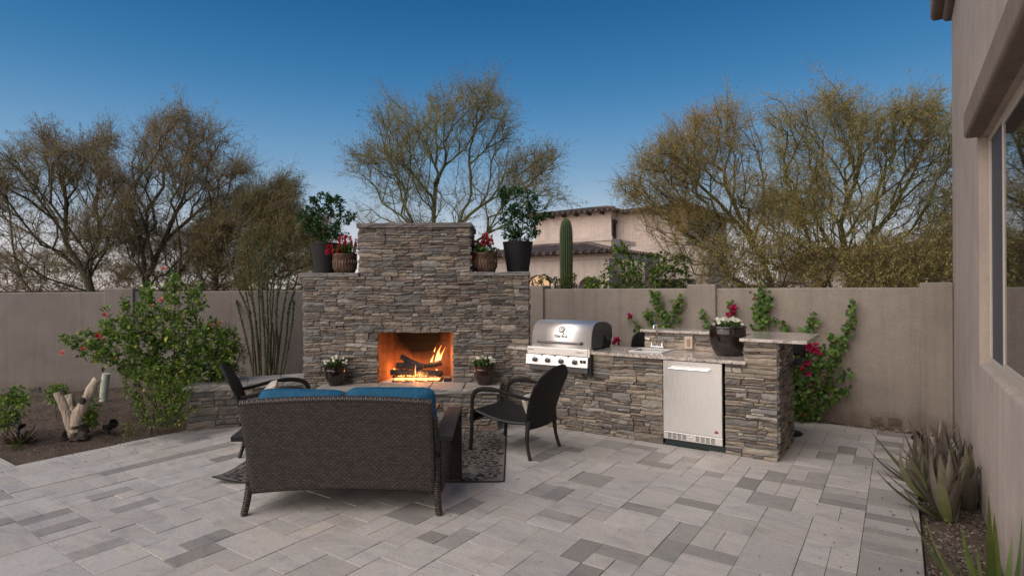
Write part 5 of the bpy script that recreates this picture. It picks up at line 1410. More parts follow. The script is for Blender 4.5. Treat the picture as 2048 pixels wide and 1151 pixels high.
leafy('low_bush', 'small yellowish bush with a pale flower or two at the foot of the hibiscus', 'bush',
    [([(240, 745), (330, 730), (380, 770), (390, 820), (340, 860), (280, 850), (250, 800)], 190, 6.25, .22)],
    [[(300, 868), (310, 820), (320, 770)], [(303, 866), (280, 820), (262, 780)]], 6.25, .22, 22, (.022, .045), .6, GREEN+YELG[:1], per=9, rmax=.012, base_z=-.0)
leafy('thin_shrub', 'thin yellow-green shrub between the hibiscus and the ocotillo', 'shrub',
    [([(425, 780), (430, 660), (450, 640), (475, 655), (498, 700), (492, 760), (500, 770), (470, 785)], 170, 7.4, .25)],
    [[(455, 800), (452, 720), (445, 650)], [(455, 800), (475, 720), (490, 690)]], 7.4, .25, 23, (.02, .045), .4, YELG, per=6, rmax=.01, shape=1, base_z=-.05)
leafy('low_bush', 'small leafy bush at the left edge beside the dried-up plant', 'bush',
    [([(-30, 790), (10, 785), (35, 772), (60, 790), (45, 840), (20, 860), (-30, 860)], 110, 5.9, .25)],
    [[(15, 872), (18, 830), (38, 785)], [(10, 870), (-5, 820), (-25, 800)]], 5.9, .25, 24, (.03, .055), .6, GREEN, per=7, rmax=.01, base_z=-.0)
leafy('low_bush', 'low green sprig behind the forked log', 'bush',
    [([(85, 795), (100, 775), (132, 768), (136, 800), (110, 806)], 45, 7.2, .15), ([(150, 830), (170, 800), (200, 790), (195, 850), (165, 860)], 45, 6.3, .15)],
    [[(112, 835), (112, 800), (125, 775)], [(112, 835), (165, 850), (180, 810)]], 6.9, .2, 25, (.03, .055), .55, GREEN, per=8, rmax=.008, base_z=.0)
leafy('low_bush', 'tiny green sprout with yellow tips between the spotlight and the hibiscus stems', 'bush',
    [([(245, 850), (262, 845), (272, 860), (262, 872), (248, 868)], 18, 5.9, .08)], [[(258, 874), (258, 862), (256, 850)]], 5.9, .08, 26, (.02, .045), .3, YELG, per=6, rmax=.005, shape=1, base_z=.0)
leafy('leafy_shrub', 'bright green rambling shrub above the wall, right of the saguaro', 'shrub',
    [([(1160, 560), (1205, 545), (1222, 500), (1232, 478), (1258, 492), (1268, 515), (1330, 500), (1345, 515), (1378, 510), (1385, 600), (1180, 600)], 400, 11.5, .7)],
    [[(1285, 640), (1285, 570), (1262, 520), (1240, 485)], [(1285, 570), (1320, 530), (1350, 512)], [(1285, 600), (1220, 570), (1180, 560)]], 11.5, .7, 27, (.05, .11), .5, GREEN+[((.11, .16, .03), 3)], per=6, rmax=.03, base_z=-.2)
leafy('leafy_shrub', 'small yellow-green shrub at the base of the saguaro', 'shrub',
    [([(1060, 560), (1085, 545), (1115, 555), (1150, 545), (1160, 600), (1060, 600)], 200, 14.5, .3)],
    [[(1110, 620), (1110, 580)]], 14.5, .3, 28, (.04, .09), .5, YELG, per=6, rmax=.02, base_z=-.2)

def flower_mesh(seed, n=7, R_=.03, cup=.5, layers=2, center=True):
    rr = random.Random(seed); mb = MB()
    for l in range(layers):
        for k in range(n):
            a = 2*math.pi*(k+.5*l)/n+rr.uniform(-.1, .1); rad = R_*(1-.3*l); c, s = math.cos(a), math.sin(a); w = rad*.42
            z1 = rad*cup*(1+.6*l); mb.add([(0, 0, 0), (c*rad*.55-s*w, s*rad*.55+c*w, z1*.4), (c*rad, s*rad, z1), (c*rad*.55+s*w, s*rad*.55-c*w, z1*.4)], [(0, 3, 2, 1)])
    me = bpy.data.meshes.new('flower'); me.from_pydata(mb.v, [], mb.f); a = me.color_attributes.new('Col', 'FLOAT_COLOR', 'POINT')
    return me, a
def flower_kind(seed, col, n, R_, cup, layers, ccol=None):
    me, a = flower_mesh(seed, n, R_, cup, layers); c = np.ones((len(me.vertices), 4), dtype=np.float32); c[:, :3] = col
    if ccol is not None: c[::4, :3] = ccol
    a.data.foreach_set('color', c.ravel()); me.materials.append(M['petal']); return me
FL = {'pink': flower_kind(1, (.62, .20, .19), 7, .038, .5, 3, (.45, .08, .06)), 'rose': flower_kind(2, (.55, .10, .08), 7, .036, .6, 3, (.3, .03, .02)),
      'yellow': flower_kind(3, (.62, .5, .06), 6, .03, .5, 2), 'cream': flower_kind(4, (.62, .52, .30), 5, .022, .4, 2), 'white': flower_kind(5, (.74, .73, .70), 5, .019, .18, 1, (.75, .75, .4)),
      'magenta': flower_kind(6, (.50, .015, .10), 5, .034, .6, 2, (.25, .005, .04))}
def put_flower(kind, p, parent, s=1, seed=0):
    rr = random.Random(seed*7+3); o = bpy.data.objects.new('flower', FL[kind]); link(o, parent); o.location = Vector(p)-Vector(parent.location) if parent else p
    o.rotation_euler = (R(55+rr.uniform(-35, 25)), 0, R(rr.uniform(-60, 60))); o.scale = (s, s, s); return o
for i, (px, py, k, s) in enumerate([(328, 538, 'pink', 1), (323, 600, 'pink', 1), (210, 630, 'pink', 1), (196, 672, 'rose', 1.1), (207, 678, 'pink', .9), (126, 706, 'pink', 1.05), (167, 698, 'rose', .95), (182, 655, 'yellow', 1), (172, 682, 'yellow', .7),
        (305, 611, 'pink', .7), (426, 650, 'rose', .7), (440, 645, 'rose', .6), (232, 717, 'rose', .6), (313, 731, 'cream', 1), (305, 746, 'cream', .9), (345, 555+60, 'yellow', .5)]):
    put_flower(k, at(px, py, 6.45), hb, s, i)
for i, (px, py) in enumerate([(313, 766), (264, 766), (371, 766), (345, 790), (253, 848), (368, 846)]):
    o = put_flower('cream', at(px, py, 5.98), None, .9, i+40) if False else None
# fallen blossoms
for i, (px, py) in enumerate([(298, 856), (366, 845)]):
    p = at_h(px, py, .04); o = bpy.data.objects.new('fallen_blossom', FL['cream']); link(o); o.location = p; o.rotation_euler = (.3, .2, i)
    tag(o, ('pale fallen blossom at the foot of the hibiscus stems', 'pale fallen blossom on the soil beside the stone bench')[i], 'blossom')

# ocotillo
oc = thing('ocotillo', 'tall ocotillo with many thin spiny wands beside the fireplace', 'ocotillo', at_h(535, 768, 0).xy.to_3d(), 0)
rs = np.random.RandomState(31); oo = np.array(oc.location); ZO = oc.location.y
WN = [((508, 760), (500, 640), (470, 560), (448, 470)), ((515, 760), (505, 660), (490, 580), (468, 500)), ((520, 760), (512, 650), (500, 560), (492, 470)), ((522, 762), (520, 650), (515, 560), (500, 430)), ((530, 762), (528, 640), (522, 540), (520, 450)),
      ((535, 762), (536, 650), (535, 560), (545, 470)), ((540, 762), (543, 640), (548, 560), (540, 480)), ((545, 762), (552, 660), (556, 570), (562, 475)), ((550, 762), (562, 660), (570, 600), (582, 540)), ((556, 762), (572, 680), (578, 620), (590, 580)), ((560, 762), (575, 700), (585, 640), (588, 600)),
      ((525, 762), (516, 680), (506, 610), (480, 540)), ((532, 762), (530, 690), (524, 600), (530, 500)), ((547, 762), (556, 700), (552, 620), (566, 545)), ((512, 760), (495, 690), (483, 640), (472, 600)), ((538, 762), (548, 690), (540, 600), (556, 510)), ((528, 762), (540, 700), (530, 640), (508, 520))]
for w in WN:
    zz = rs.uniform(-.25, .25); pts = [at(x, y, ZO+zz*k/3) for k, (x, y) in enumerate(w)]; pts[0].z = -.05
    C = [p-Vector(oo) for p in bez(pts, 7)]; mb = MB(); mb.tube(C, [.016*(1-.68*k/len(C)) for k in range(len(C))], 7); mb.uv = {}; mb.build('wand', M['bark'], oc, smooth=True)
    A = np.array([tuple(p) for p in C]); n = 420; t = rs.rand(n)*(len(A)-1); i = t.astype(int); f = (t-i)[:, None]; p = A[i]*(1-f)+A[i+1]*f; d = norm(rdir(rs, n)+np.array([0, 0, .5])); s_ = rs.uniform(.020, .040, n)
    V, F = diamonds(p, d, rdir(rs, n), s_, s_*.6); o = np_mesh('small_leaves', V, F, M['leaf'], oc, tint_cols(rs, n, 4, [((.07, .125, .035), 3), ((.10, .15, .05), 2)])); o['kind'] = 'stuff'

# ---------------------------------------------------------------- potted plants
def pot(parent, prof, mat, soil_z, soil_r, n=32, wob=0, smooth=True):
    mb = MB(); mb.lathe(prof, n, wob=wob); mb.f = mb.f[:-2]+[mb.f[-2]]; mb.build('pot', M[mat], parent, smooth=smooth)
    mb = MB(); mb.lathe([(soil_r, soil_z-.02), (soil_r, soil_z), (.01, soil_z+.008)], n); mb.build('soil', M['potsoil'], parent)
def pot_foliage(parent, z, rad, h, n, L, W, pal, seed, shape=0, fold=.2, stems=14):
    rs = np.random.RandomState(seed); a = rs.rand(stems)*6.28; rr = rad*np.sqrt(rs.rand(stems)); tops = np.stack([rr*np.cos(a)*1.15, rr*np.sin(a)*1.15, z+h*(.55+.45*rs.rand(stems))*(1-.35*(rr/rad)**2)], 1)
    bs = tops*np.array([.35, .35, 0])+np.array([0, 0, z-.01]); V, F = sticks(bs, tops, np.full((stems, 1), .003), np.full((stems, 1), .0018)); np_mesh('stems', V, F, M['leafstem'], parent)
    i = rs.randint(0, stems, n); u = rs.uniform(.15, 1, (n, 1)); p = bs[i]*(1-u)+tops[i]*u; d = norm(rdir(rs, n)+np.array([0, 0, .2])+p*np.array([2, 2, 0])); LL = rs.uniform(L[0], L[1], n)
    V, F = leaves(p, d, norm(np.array([0, 0, 1.])+rdir(rs, n)*.4), LL, LL*W, fold, .2, shape); o = np_mesh('foliage', V, F, M['leaf'], parent, tint_cols(rs, n, 7, pal, .3)); o['kind'] = 'stuff'; return tops
M['leafstem'] = simple('green_stem', (.06, .09, .025), .7, 0, .2)
def small_pot(loc, label, seed, mat, s=1.0):
    t = thing('potted_flowers', label, 'potted plant', loc, random.Random(seed).random()*3, 'glazed pots of white flowers')
    pot(t, [(.070, 0), (.078, .004), (.10, .05), (.122, .11), (.130, .16), (.131, .185), (.128, .192), (.134, .198), (.133, .222), (.124, .226), (.118, .218), (.115, .20)], mat, .208, .117)
    pot_foliage(t, .205, .125, .12, 420, (.022, .045), .55, [((.05, .12, .02), 3), ((.09, .16, .03), 3), ((.03, .07, .02), 2)], seed)
    rr = random.Random(seed)
    for k in range(24):
        a = rr.random()*6.28; q = .13*math.sqrt(rr.random()); o = bpy.data.objects.new('flower', FL['white']); link(o, t)
        o.location = (q*math.cos(a), q*math.sin(a), .205+.135*(1-.45*(q/.13)**2)+rr.uniform(-.02, .008)); o.rotation_euler = (rr.uniform(-.9, .9), rr.uniform(-.9, .9), rr.random()*6)
        if rr.random() < .6: o.rotation_euler = (R(60+rr.uniform(-25, 20)), 0, -t.rotation_euler[2]+rr.uniform(-.6, .6))
small_pot(at_h(672, 769.5, hh+.001), 'dark glazed pot of white flowers on the hearth, left of the fire', 3, 'glaze')
small_pot(at_h(969, 768, hh+.001), 'reddish glazed pot of white flowers on the hearth, right of the fire', 4, 'glaze2')
SH_Z = fs+.0465
def bronze_pot(px, label, seed, flowers):
    w = at(px, 540, 7.02); t = thing('potted_flowers', label, 'potted plant', (w.x, 7.02, SH_Z), 0, 'bronze pots of red snapdragons')
    pot(t, [(.112, 0), (.122, .01), (.138, .06), (.143, .12), (.143, .205), (.148, .215), (.148, .235), (.14, .24), (.134, .232)], 'bronze', .225, .136, 32)
    rr = random.Random(seed); mb = MB()
    for k in range(26):        # fluted relief
        a = k*2*math.pi/26; mb.tube([(.139*math.cos(a), .139*math.sin(a), .05), (.1445*math.cos(a), .1445*math.sin(a), .12), (.1445*math.cos(a), .1445*math.sin(a), .16)], .0065, 5)
    for k in range(8):
        a = k*math.pi/4+.2; mb.tube([(.144*math.cos(a+.2*math.cos(q)), .144*math.sin(a+.2*math.cos(q)), .187+.013*math.sin(q)) for q in [i*.7 for i in range(10)]], .004, 4)
    mb.uv = {}; mb.build('relief', M['bronze'], t, smooth=True)
    pot_foliage(t, .22, .15, .15, 260, (.04, .085), .38, [((.05, .10, .02), 3), ((.08, .15, .03), 3), ((.03, .06, .018), 2)], seed, 1, stems=16)
    for (fx, fy, h) in flowers:
        st = link(bpy.data.objects.new('flower_spike', None), t)
        mb = MB(); mb.tube([(fx*.4, fy*.4, .22), (fx, fy, .22+h)], .003, 5); mb.build('stem', M['leafstem'], st)
        rs = np.random.RandomState(int(seed*10+abs(fx)*100)); n = 120; z = rs.uniform(0, 1, n); a = rs.rand(n)*6.28; rad = .030*(1-.65*z**1.5)+.004
        p = np.stack([fx+rad*np.cos(a), fy+rad*np.sin(a), .22+h-.095+.125*z], 1); d = norm(np.stack([np.cos(a), np.sin(a), .4+0*a], 1)); s_ = rs.uniform(.018, .032, n)
        V, F = diamonds(p, d, rdir(rs, n), s_, s_*.95); np_mesh('blossoms', V, F, M['petal'], st, tint_cols(rs, n, 4, [((.50, .012, .03), 4), ((.62, .04, .07), 2), ((.33, .006, .02), 2)], .25))
bronze_pot(690, 'fluted bronze pot of red snapdragons on the left ledge, beside the chimney block', 5, [(-.02, -.03, .20), (.05, -.03, .21), (-.17, -.05, .10), (.15, .02, .10), (.155, .03, .17), (-.03, -.09, .06), (-.045, 0, .13)])
bronze_pot(971, 'fluted bronze pot of red snapdragons on the right ledge, beside the chimney block', 6, [(-.185, .0, .14), (.0, -.02, .22), (.055, -.03, .20), (-.17, -.06, .02), (-.07, -.04, .13), (.02, .04, .17)])
def black_planter(px, label, seed, env, ntw):
    w = at(px, 540, 7.32); t = thing('potted_tree', label, 'potted tree', (w.x, 7.32, SH_Z), 0, 'black planters with small trees')
    pot(t, [(.135, 0), (.14, .004), (.192, .375), (.196, .378), (.196, .392), (.188, .394), (.182, .37)], 'black_pot', .36, .183, 40)
    base = np.array([w.x, 7.32, SH_Z+.35])
    trunk = [np.array([tuple(base+np.array([dx, dy, 0])), tuple(base+np.array([dx*1.4, dy, .12])), tuple(base+np.array([dx*2.2, dy, .28]))]) for dx, dy in ((0, 0), (.03, .02), (-.03, -.02))]
    leafy('', '', '', [(env, ntw, 7.32, .17)], trunk, 7.32, .17, seed, (.028, .058), .52, DEEP, per=11, rmax=.008, bf=.4, loc3=t, petiole=.01)
black_planter(652, 'black tapered planter with a bushy small tree on the left ledge of the fireplace', 41, [(592, 430), (605, 425), (612, 410), (632, 385), (648, 381), (662, 395), (685, 392), (690, 410), (700, 422), (715, 430), (712, 445), (692, 445), (676, 440), (680, 460), (700, 470), (668, 482), (640, 480), (615, 470), (600, 455)], 200)
black_planter(1036, 'black tapered planter with a leafy small tree on the right ledge of the fireplace', 42, [(998, 388), (1008, 375), (1040, 375), (1062, 385), (1078, 395), (1086, 415), (1108, 420), (1110, 432), (1086, 440), (1074, 470), (1060, 480), (1020, 482), (1006, 470), (1000, 440), (1010, 420)], 190)
# big glazed pot on the counter
t = thing('potted_flowers', 'big ribbed dark brown glazed pot of white flowers on the granite counter', 'potted plant', f2w(-.525, .36, CT+.001), 0)
pot(t, [(.105, 0), (.115, .008), (.145, .05), (.172, .12), (.182, .19), (.180, .255), (.176, .275), (.186, .283), (.184, .30), (.172, .302), (.165, .285)], 'glaze', .285, .165, 64, .018)
pot_foliage(t, .28, .15, .085, 360, (.02, .042), .5, [((.05, .12, .02), 3), ((.09, .16, .03), 3)], 61)
rr = random.Random(9)
for k in range(26):
    a = rr.random()*6.28; q = .155*math.sqrt(rr.random()); o = bpy.data.objects.new('flower', FL['white']); link(o, t); o.location = (q*math.cos(a), q*math.sin(a), .33+.05*(1-(q/.155)**2)+rr.uniform(-.015, .012)); o.rotation_euler = (R(60+rr.uniform(-30, 20)), 0, rr.uniform(-.7, .7)); o.scale = (1.15,)*3

# ---------------------------------------------------------------- bougainvillea vines on the right wall
def vine(label, stems, seed, dens=58, flowers=(), off=.05, thick=1.0, L=(.035, .07)):
    rs = np.random.RandomState(seed); fr_pts = []
    b = on_y(*stems[0][0][:2], WY-off); root = thing('bougainvillea_vine', label, 'vine', f2w(b.x, WY-off, 0), RZ, 'bougainvillea vines climbing the right garden wall')
    o0 = np.array([b.x, WY-off, 0]); Ps = []; mb = MB()
    for st in stems:
        pts = [on_y(x, y, WY-off) for x, y, *_ in st]; C = bez(pts, 6); C = [Vector((p.x, p.y-.03*abs(sn(p.x*3, p.z*3, seed)), p.z)) for p in C]
        mb.tube([p-Vector(o0) for p in C], [.007*(1-.7*k/len(C)) for k in range(len(C))], 5); A = np.array([tuple(p) for p in C]); L_ = np.linalg.norm(np.diff(A, axis=0), axis=1).sum(); w = st[0][2] if len(st[0]) > 2 else .06
        n = int(L_*dens*(w/.06)**1.2*2.2); t = rs.rand(n)*(len(A)-1.001); i = t.astype(int); f = (t-i)[:, None]; p = A[i]*(1-f)+A[i+1]*f
        Ps.append(p+rs.normal(size=(n, 3))*np.array([w*.55, w*.35, w*.5])*(1-.45*(t/len(A)))[:, None]-np.array([0, w*.3, 0]))
    mb.uv = {}; mb.build('stems', M['bark'], root, smooth=True)
    p = np.concatenate(Ps); p[:, 1] = np.minimum(p[:, 1], WY-.015); n = len(p); d = norm(rdir(rs, n)*np.array([1, .6, 1])+np.array([0, -.35, -.15])); LL = rs.uniform(L[0], L[1], n)
    V, F = leaves(p-o0, d, norm(np.array([0, -1., .5])+rdir(rs, n)*.45), LL, LL*.72, .15, .15, 2); o = np_mesh('foliage', V, F, M['leaf'], root, tint_cols(rs, n, 7, [((.08, .165, .025), 4), ((.13, .21, .035), 3), ((.045, .09, .02), 2), ((.16, .10, .04), .6)], .25)); o['kind'] = 'stuff'
    for i, (x, y, m, spread) in enumerate(flowers):
        c = on_y(x, y, WY-off-.10)
        for k in range(m):
            q = rs.normal(size=3)*np.array([spread, spread*.5, spread*.8]); o = bpy.data.objects.new('flower', FL['magenta']); link(o, root); o.location = (c.x+q[0]-o0[0], min(c.y+q[1], WY-.03)-o0[1], c.z+q[2]-o0[2]); o.rotation_euler = (R(60)+rs.normal()*.5, 0, rs.normal()*.7)
    return root
vine('leafy vine forking into a V on the wall behind the faucet', [[(1338, 760, .09), (1335, 690), (1328, 640), (1315, 605), (1312, 584)], [(1335, 700, .08), (1345, 640), (1355, 610), (1362, 592)], [(1338, 720, .06), (1320, 680), (1300, 640), (1297, 622)]], 1)
vine('sparse flowering sprig leaning left on the wall, between grill and faucet', [[(1300, 720, .035), (1285, 665), (1268, 645), (1255, 625)]], 2, 40, [(1262, 634, 5, .02)])
vine('low magenta blossoms showing between the grill hood and the left bar stool', [[(1250, 760, .05), (1240, 710), (1236, 690)]], 3, 50, [(1236, 682, 9, .035), (1226, 684, 4, .02)])
vine('thin short vine on the wall just left of the big glazed pot', [[(1432, 760, .04), (1425, 690), (1415, 650), (1410, 624)]], 4, 50)
vine('vine topped with magenta blossoms rising behind the big glazed pot', [[(1462, 760, .05), (1463, 690), (1466, 640), (1462, 606)]], 5, 60, [(1466, 620, 12, .03), (1458, 632, 5, .02)])
vine('thick leafy vine climbing over the top of the wall right of the pot', [[(1520, 780, .10), (1515, 700), (1518, 650), (1522, 610), (1524, 574)], [(1520, 680, .03), (1540, 650), (1552, 632)], [(1520, 640, .06), (1535, 615), (1540, 590)]], 6, 62)
vine('short leafy vine tip showing just above the bar top', [[(1578, 740, .05), (1574, 690), (1572, 660), (1568, 640)]], 7, 60)
vine('vine tip bending right above the end of the bar top', [[(1590, 740, .06), (1605, 680), (1622, 650), (1628, 632)]], 8, 60)
vine('tallest thin vine reaching up the wall at the far right, above the big bush', [[(1640, 800, .06), (1665, 730), (1685, 690), (1700, 650), (1708, 600)], [(1650, 760, .05), (1670, 690), (1660, 672)], [(1650, 790, .05), (1680, 755), (1695, 745)], [(1645, 810, .05), (1675, 785), (1697, 778)]], 9, 60)
vine('dense bougainvillea bush with magenta blossoms right of the stone pillar', [[(1608, 835, .15), (1604, 780), (1600, 720), (1612, 690)], [(1620, 835, .08), (1632, 770), (1640, 720), (1646, 695)], [(1600, 832, .17), (1590, 760), (1588, 720)], [(1625, 830, .07), (1650, 800), (1668, 790)]], 10, 60,
     [(1614, 692, 14, .045), (1630, 698, 12, .035), (1606, 736, 14, .04)], off=.2)

# ---------------------------------------------------------------- aloes
def mk_aloe(name, stops):
    g = NG(name); a = g.attr(); f = g.noise(g.coord(), 14, 5, .6); c = g.mix(a, g.ramp(f, [(.3, G(.75)), (.7, G(1.2))]), .9); g.base(c); g.b.inputs['Roughness'].default_value = .45; return g.m
M['aloe'] = mk_aloe('aloe_skin', None)
def aloe_leaf(parent, base, az, L, w, lean0, lean1, c0, c1, seed, off, twist=0):
    rr = random.Random(seed); n = 11; p = Vector(base); pts = []; T = []; az_ = az
    for k in range(n+1):
        t = k/n; le = lean0+(lean1-lean0)*t**1.2; az_ = az+twist*t*t; d = Vector((math.sin(le)*math.cos(az_), math.sin(le)*math.sin(az_), math.cos(le))); pts.append(p.copy()); T.append(d); p = p+d*(L/n)
    mb = MB(); ring = 6
    for k in range(n+1):
        t = k/n; d = T[k]; s = Vector((-math.sin(az_), math.cos(az_), 0)); nn = s.cross(d).normalized(); ww = w*(1-t**1.6)*(.82+.35*math.sin(min(1, t*3)*1.57))*.85+.0012; th = ww*(.42-.15*t)
        q = [(-1, .12), (-.55, -.55), (0, -.8), (.55, -.55), (1, .12), (0, .02 if t < .8 else .1)]
        cc = tuple(c0[i]*(1-t)+c1[i]*t for i in range(3))
        for a, b in q: mb.v.append(tuple(pts[k]+s*(a*ww)+nn*(-b*th)*1.0-Vector(off))); mb.c.append(cc)
    for k in range(n):
        for i in range(ring): i2 = (i+1) % ring; mb.f.append((k*ring+i, k*ring+i2, (k+1)*ring+i2, (k+1)*ring+i))
    mb.f.append(tuple(range(ring-1, -1, -1)))
    m = int(L/.028)
    for k in range(1, m):
        t = k/m*.92; i = min(n-1, int(t*n)); f = t*n-i; P_ = pts[i].lerp(pts[i+1], f); ww = w*(1-t**1.6)*(.82+.35*math.sin(min(1, t*3)*1.57))*.85; s = Vector((-math.sin(az_), math.cos(az_), 0))
        for sg_ in (-1, 1):
            e = P_+s*(sg_*ww*.96); b = len(mb.v); tip_ = e+s*(sg_*.006)+T[i]*.003
            mb.v += [tuple(e-T[i]*.003-Vector(off)), tuple(e+T[i]*.003-Vector(off)), tuple(tip_-Vector(off))]; mb.c += [(.16, .15, .07)]*3; mb.f.append((b, b+1, b+2))
    mb.build('leaf', M['aloe'], parent, smooth=True, col=True)
DULL = [((.115, .115, .085), (.135, .10, .085)), ((.10, .125, .06), (.13, .10, .08)), ((.145, .135, .11), (.12, .09, .075)), ((.14, .165, .05), (.13, .105, .08))]
def aloe(label, spots, seed, cols, off=None, group=None):
    t = thing('aloe_plant', label, 'aloe', spots[0][0], 0, group); o = Vector(spots[0][0]); rr = random.Random(seed)
    for (c, n, L, w, tilt) in spots:
        for k in range(n):
            f = k/n; az = k*2.399+rr.uniform(-.35, .35); ln = .08+.95*(1-f)**1.3+rr.uniform(-.12, .12); cc = rr.choice(cols)
            a = az
            d = Vector((math.cos(az), math.sin(az), 0)); dirw = Vector(tilt)
            # keep leaves out of the house wall
            wallx = FRI.to_3x3() @ d
            if wallx.x > .35: ln = min(ln, .12)
            l1 = ln*rr.uniform(-.1, .8)-(.25 if rr.random() < .6 else -.5)
            aloe_leaf(t, Vector(c)+d*.035*(1-f)+Vector((0, 0, .01)), az, L*rr.uniform(.75, 1.1), w*rr.uniform(.8, 1.15), ln*1.25, max(-.45, l1), cc[0], cc[1], seed*100+k, o, rr.uniform(-.5, .5))
    return t
def gp(px, py): p = at_h(px, py, -.02); return Vector((p.x, p.y, -.03))
aloe('large clump of greyish purple aloe with long spiky leaves against the house wall', [(gp(1893, 1038), 26, .48, .046, (0, 0)), (gp(1862, 1000), 22, .48, .038, (0, 0)), (gp(1932, 1015), 18, .46, .046, (0, 0)), (gp(1880, 950), 22, .47, .036, (0, 0)), (gp(1915, 965), 16, .47, .036, (0, 0)), (gp(1842, 975), 14, .50, .030, (0, 0))], 3, DULL)
BRG = [((.075, .13, .03), (.12, .15, .03)), ((.06, .12, .035), (.10, .14, .03))]
fa_ = thing('aloe_plant', 'bright green aloe with toothed leaves cut off by the bottom right corner', 'aloe', (2.33, 2.72, -.03), 0); o = Vector(fa_.location)
for i, (az, L, w, l0, l1, tw) in enumerate([(R(100), .62, .036, .05, .0, 0), (R(200), .60, .026, .55, .35, .3), (R(175), .62, .028, .75, .2, 0), (R(150), .50, .026, .5, .35, 0), (R(60), .52, .03, .12, .05, .3), (R(-20), .55, .03, .18, .0, 0), (R(215), .50, .026, .85, .5, 0), (R(120), .58, .022, .95, .30, 0), (R(185), .40, .022, .3, .1, 0), (R(20), .42, .022, .15, .25, .2)]):
    aloe_leaf(fa_, o+Vector((.03*math.cos(az), .03*math.sin(az), 0)), az, L, w, l0, l1, BRG[i % 2][0], BRG[i % 2][1], i, o, tw)

# ---------------------------------------------------------------- garden oddments on the left bed
lg = at_h(142, 876, .02)
fl_ = thing('forked_log', 'pale bleached forked log standing upright in the planting bed', 'log', (lg.x, lg.y, 0), 0); o_ = Vector(fl_.location)
def rough_limb(pts, rad, mat, name, parent, seed, amp=.12, n=12):
    C = bez([p-o_ for p in pts], 5); mb = MB(); m = len(C); mb.tube(C, [rad[0]+(rad[1]-rad[0])*k/(m-1) for k in range(m)], n); amp_ = rad[0]*amp
    mb.v = [tuple(Vector(v)+Vector((sn(v[2]*9+seed, v[0]*30), sn(v[1]*28, v[2]*8+seed), sn(v[0]*25+seed, v[2]*25)*.6))*amp_) for v in mb.v]; mb.uv = {}; return mb.build(name, M[mat], parent, smooth=True)
Zl = lg.y
rough_limb([at(146, 872, Zl), at(140, 845, Zl), at(128, 815, Zl), at(115, 784, Zl)], (.056, .040), 'deadwood', 'limb', fl_, 1, .2)
rough_limb([at(150, 868, Zl), at(152, 838, Zl), at(168, 808, Zl+.03), at(186, 772, Zl+.05), at(196, 757, Zl+.06)], (.062, .042), 'deadwood', 'limb', fl_, 2, .18)
rough_limb([at(150, 838, Zl+.12), at(143, 815, Zl+.18), at(137, 790, Zl+.22)], (.05, .042), 'deadwood', 'short_limb', fl_, 3, .25)
rough_limb([at(162, 868, Zl+.04), at(160, 850, Zl+.05)], (.075, .055), 'darkwood', 'bark_piece', fl_, 4, .3)
for i, (x, y) in enumerate(((128, 876), (150, 882), (166, 878))): rough_limb([at(x, y, Zl-.05), at(x, y-8, Zl-.04), at(x+2, y-16, Zl)], (.06, .03), 'darkwood', 'root', fl_, 5+i, .4, 8)
mb = MB(); kp = at(165, 800, Zl-.03)-o_; mb.lathe([(.036, 0), (.04, .012), (.028, .03), (.01, .034)], 12, Matrix.Translation(kp+Vector((.02, -.02, 0))) @ Matrix.Rotation(R(90), 4, 'X')); mb.build('knot', M['darkwood'], fl_, smooth=True)
w = at_h(209, 801, 0.03); pp_ = thing('pale_post', 'short pale greenish post leaning slightly under the hibiscus bush', 'post', (w.x, w.y, 0), 0); o_ = Vector(pp_.location)
rough_limb([Vector((w.x-.02, w.y, -.05)), Vector((w.x, w.y, .2)), Vector((w.x+.03, w.y, .42))], (.055, .05), 'palepost', 'post', pp_, 8, .06)
def spot(loc, rz, label):
    t = thing('landscape_spotlight', label, 'spotlight', loc, rz, 'black landscape spotlights'); t.scale = (.78,)*3
    mb = MB(); mb.tube([(0, 0, -.1), (0, 0, .06)], .012, 8); mb.build('stake', M['black_metal'], t)
    mb = MB(); mb.lathe([(.03, 0), (.036, .01), (.03, .04), (.016, .05)], 16, Matrix.Translation((0, 0, .03))); mb.build('knuckle', M['black_metal'], t, smooth=True)
    Mx = Matrix.Translation((.02, 0, .09)) @ Matrix.Rotation(R(58), 4, 'Y')
    mb = MB(); mb.lathe([(.03, -.06), (.042, -.05), (.046, .02), (.062, .05), (.064, .10), (.058, .10), (.05, .06)], 20, Mx); mb.build('lamp_head', M['black_metal'], t, smooth=True)
    mb = MB(); mb.lathe([(.05, .062), (.05, .068)], 20, Mx); mb.build('lens', M['glass'], t)
    mb = MB(); mb.box(-.07, -.05, .05, -.015, .05, .11); mb.build('bracket', M['black_metal'], t, bevel=.006)
w = at_h(218, 864, .03); spot((w.x, w.y, .03), R(-20), 'black landscape spotlight between the forked log and the hibiscus stems')
w = at_h(38, 866, .03); spot((w.x, w.y, .05), R(160), 'black landscape spotlight half hidden by the dried plant at left')
w = at_h(1848, 893, 0); spot((w.x, w.y, 0), R(150), 'black landscape spotlight behind the greyish aloe clump by the house')
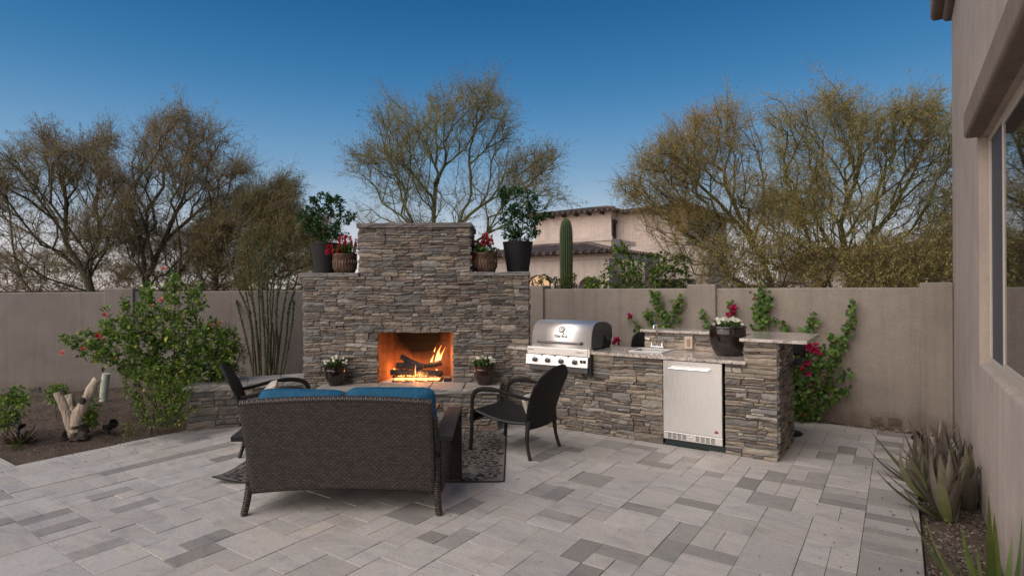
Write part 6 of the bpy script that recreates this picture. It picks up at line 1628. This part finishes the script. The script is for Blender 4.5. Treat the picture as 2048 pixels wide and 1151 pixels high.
# dried rosette plant
w = at_h(42, 884, .02); dp = thing('dried_plant', 'dried brown rosette plant with curled spiky leaves at the left', 'plant', (w.x, w.y, .0), 0); o_ = Vector(dp.location); rr = random.Random(6)
for k in range(34):
    az = rr.random()*6.28; aloe_leaf(dp, o_+Vector((.04*math.cos(az), .04*math.sin(az), .01)), az, rr.uniform(.16, .30), .014, rr.uniform(.5, 1.3), rr.uniform(.2, 1.9), (.075, .045, .03), (.11, .07, .045), 700+k, o_, rr.uniform(-1, 1))
w = at_h(30, 895, .0); leafy('low_bush', 'tiny green weed in front of the dried plant near the left edge', 'weed', [([(20, 895), (30, 880), (42, 885), (45, 898), (25, 900)], 14, w.y, .05)], [[(32, 902), (32, 890)]], w.y, .05, 29, (.03, .06), .2, GREEN, per=4, rmax=.004, shape=1, base_z=.0)
# leaf litter
rs = np.random.RandomState(77)
def litter(name, pts, mats, L):
    p = np.array(pts); n = len(p); V, F = leaves(p, norm(rdir(rs, n)*np.array([1, 1, .25])), norm(np.array([0, 0, 1.])+rdir(rs, n)*.5), rs.uniform(L[0], L[1], n), rs.uniform(L[0], L[1], n)*.5, .3, .3)
    o = np_mesh(name, V, F, M['leaf'], None, tint_cols(rs, n, 7, mats, .4)); return tag(o, kind='stuff')
LIT = [((.13, .085, .05), 3), ((.075, .05, .035), 3), ((.2, .14, .07), 1)]
pts = []
for i in range(2600):
    x = EDGE-.03-4.2*rs.rand()**1.4; y = -3.7+4.8*rs.rand(); pts.append(f2w(x, y, zbed(x, y)+.004+.012*rs.rand()))
for i in range(500): x = 1.06+.33*rs.rand(); y = -3.2+4.0*rs.rand(); pts.append(f2w(x, y, -.02+.012*rs.rand()))
litter('leaf_litter', pts, LIT, (.012, .042))
pts = [f2w(rs.uniform(-5.7, 1.0), rs.uniform(-3.4, 1.7), .006) for i in range(110)]+[f2w(1.0-.5*rs.rand()**2, rs.uniform(-3.4, 1), .006) for i in range(45)]+[f2w(EDGE+.6*rs.rand()**2, rs.uniform(-3.8, -1), .006) for i in range(110)]
litter('stray_leaf_bits', pts, LIT, (.008, .026))
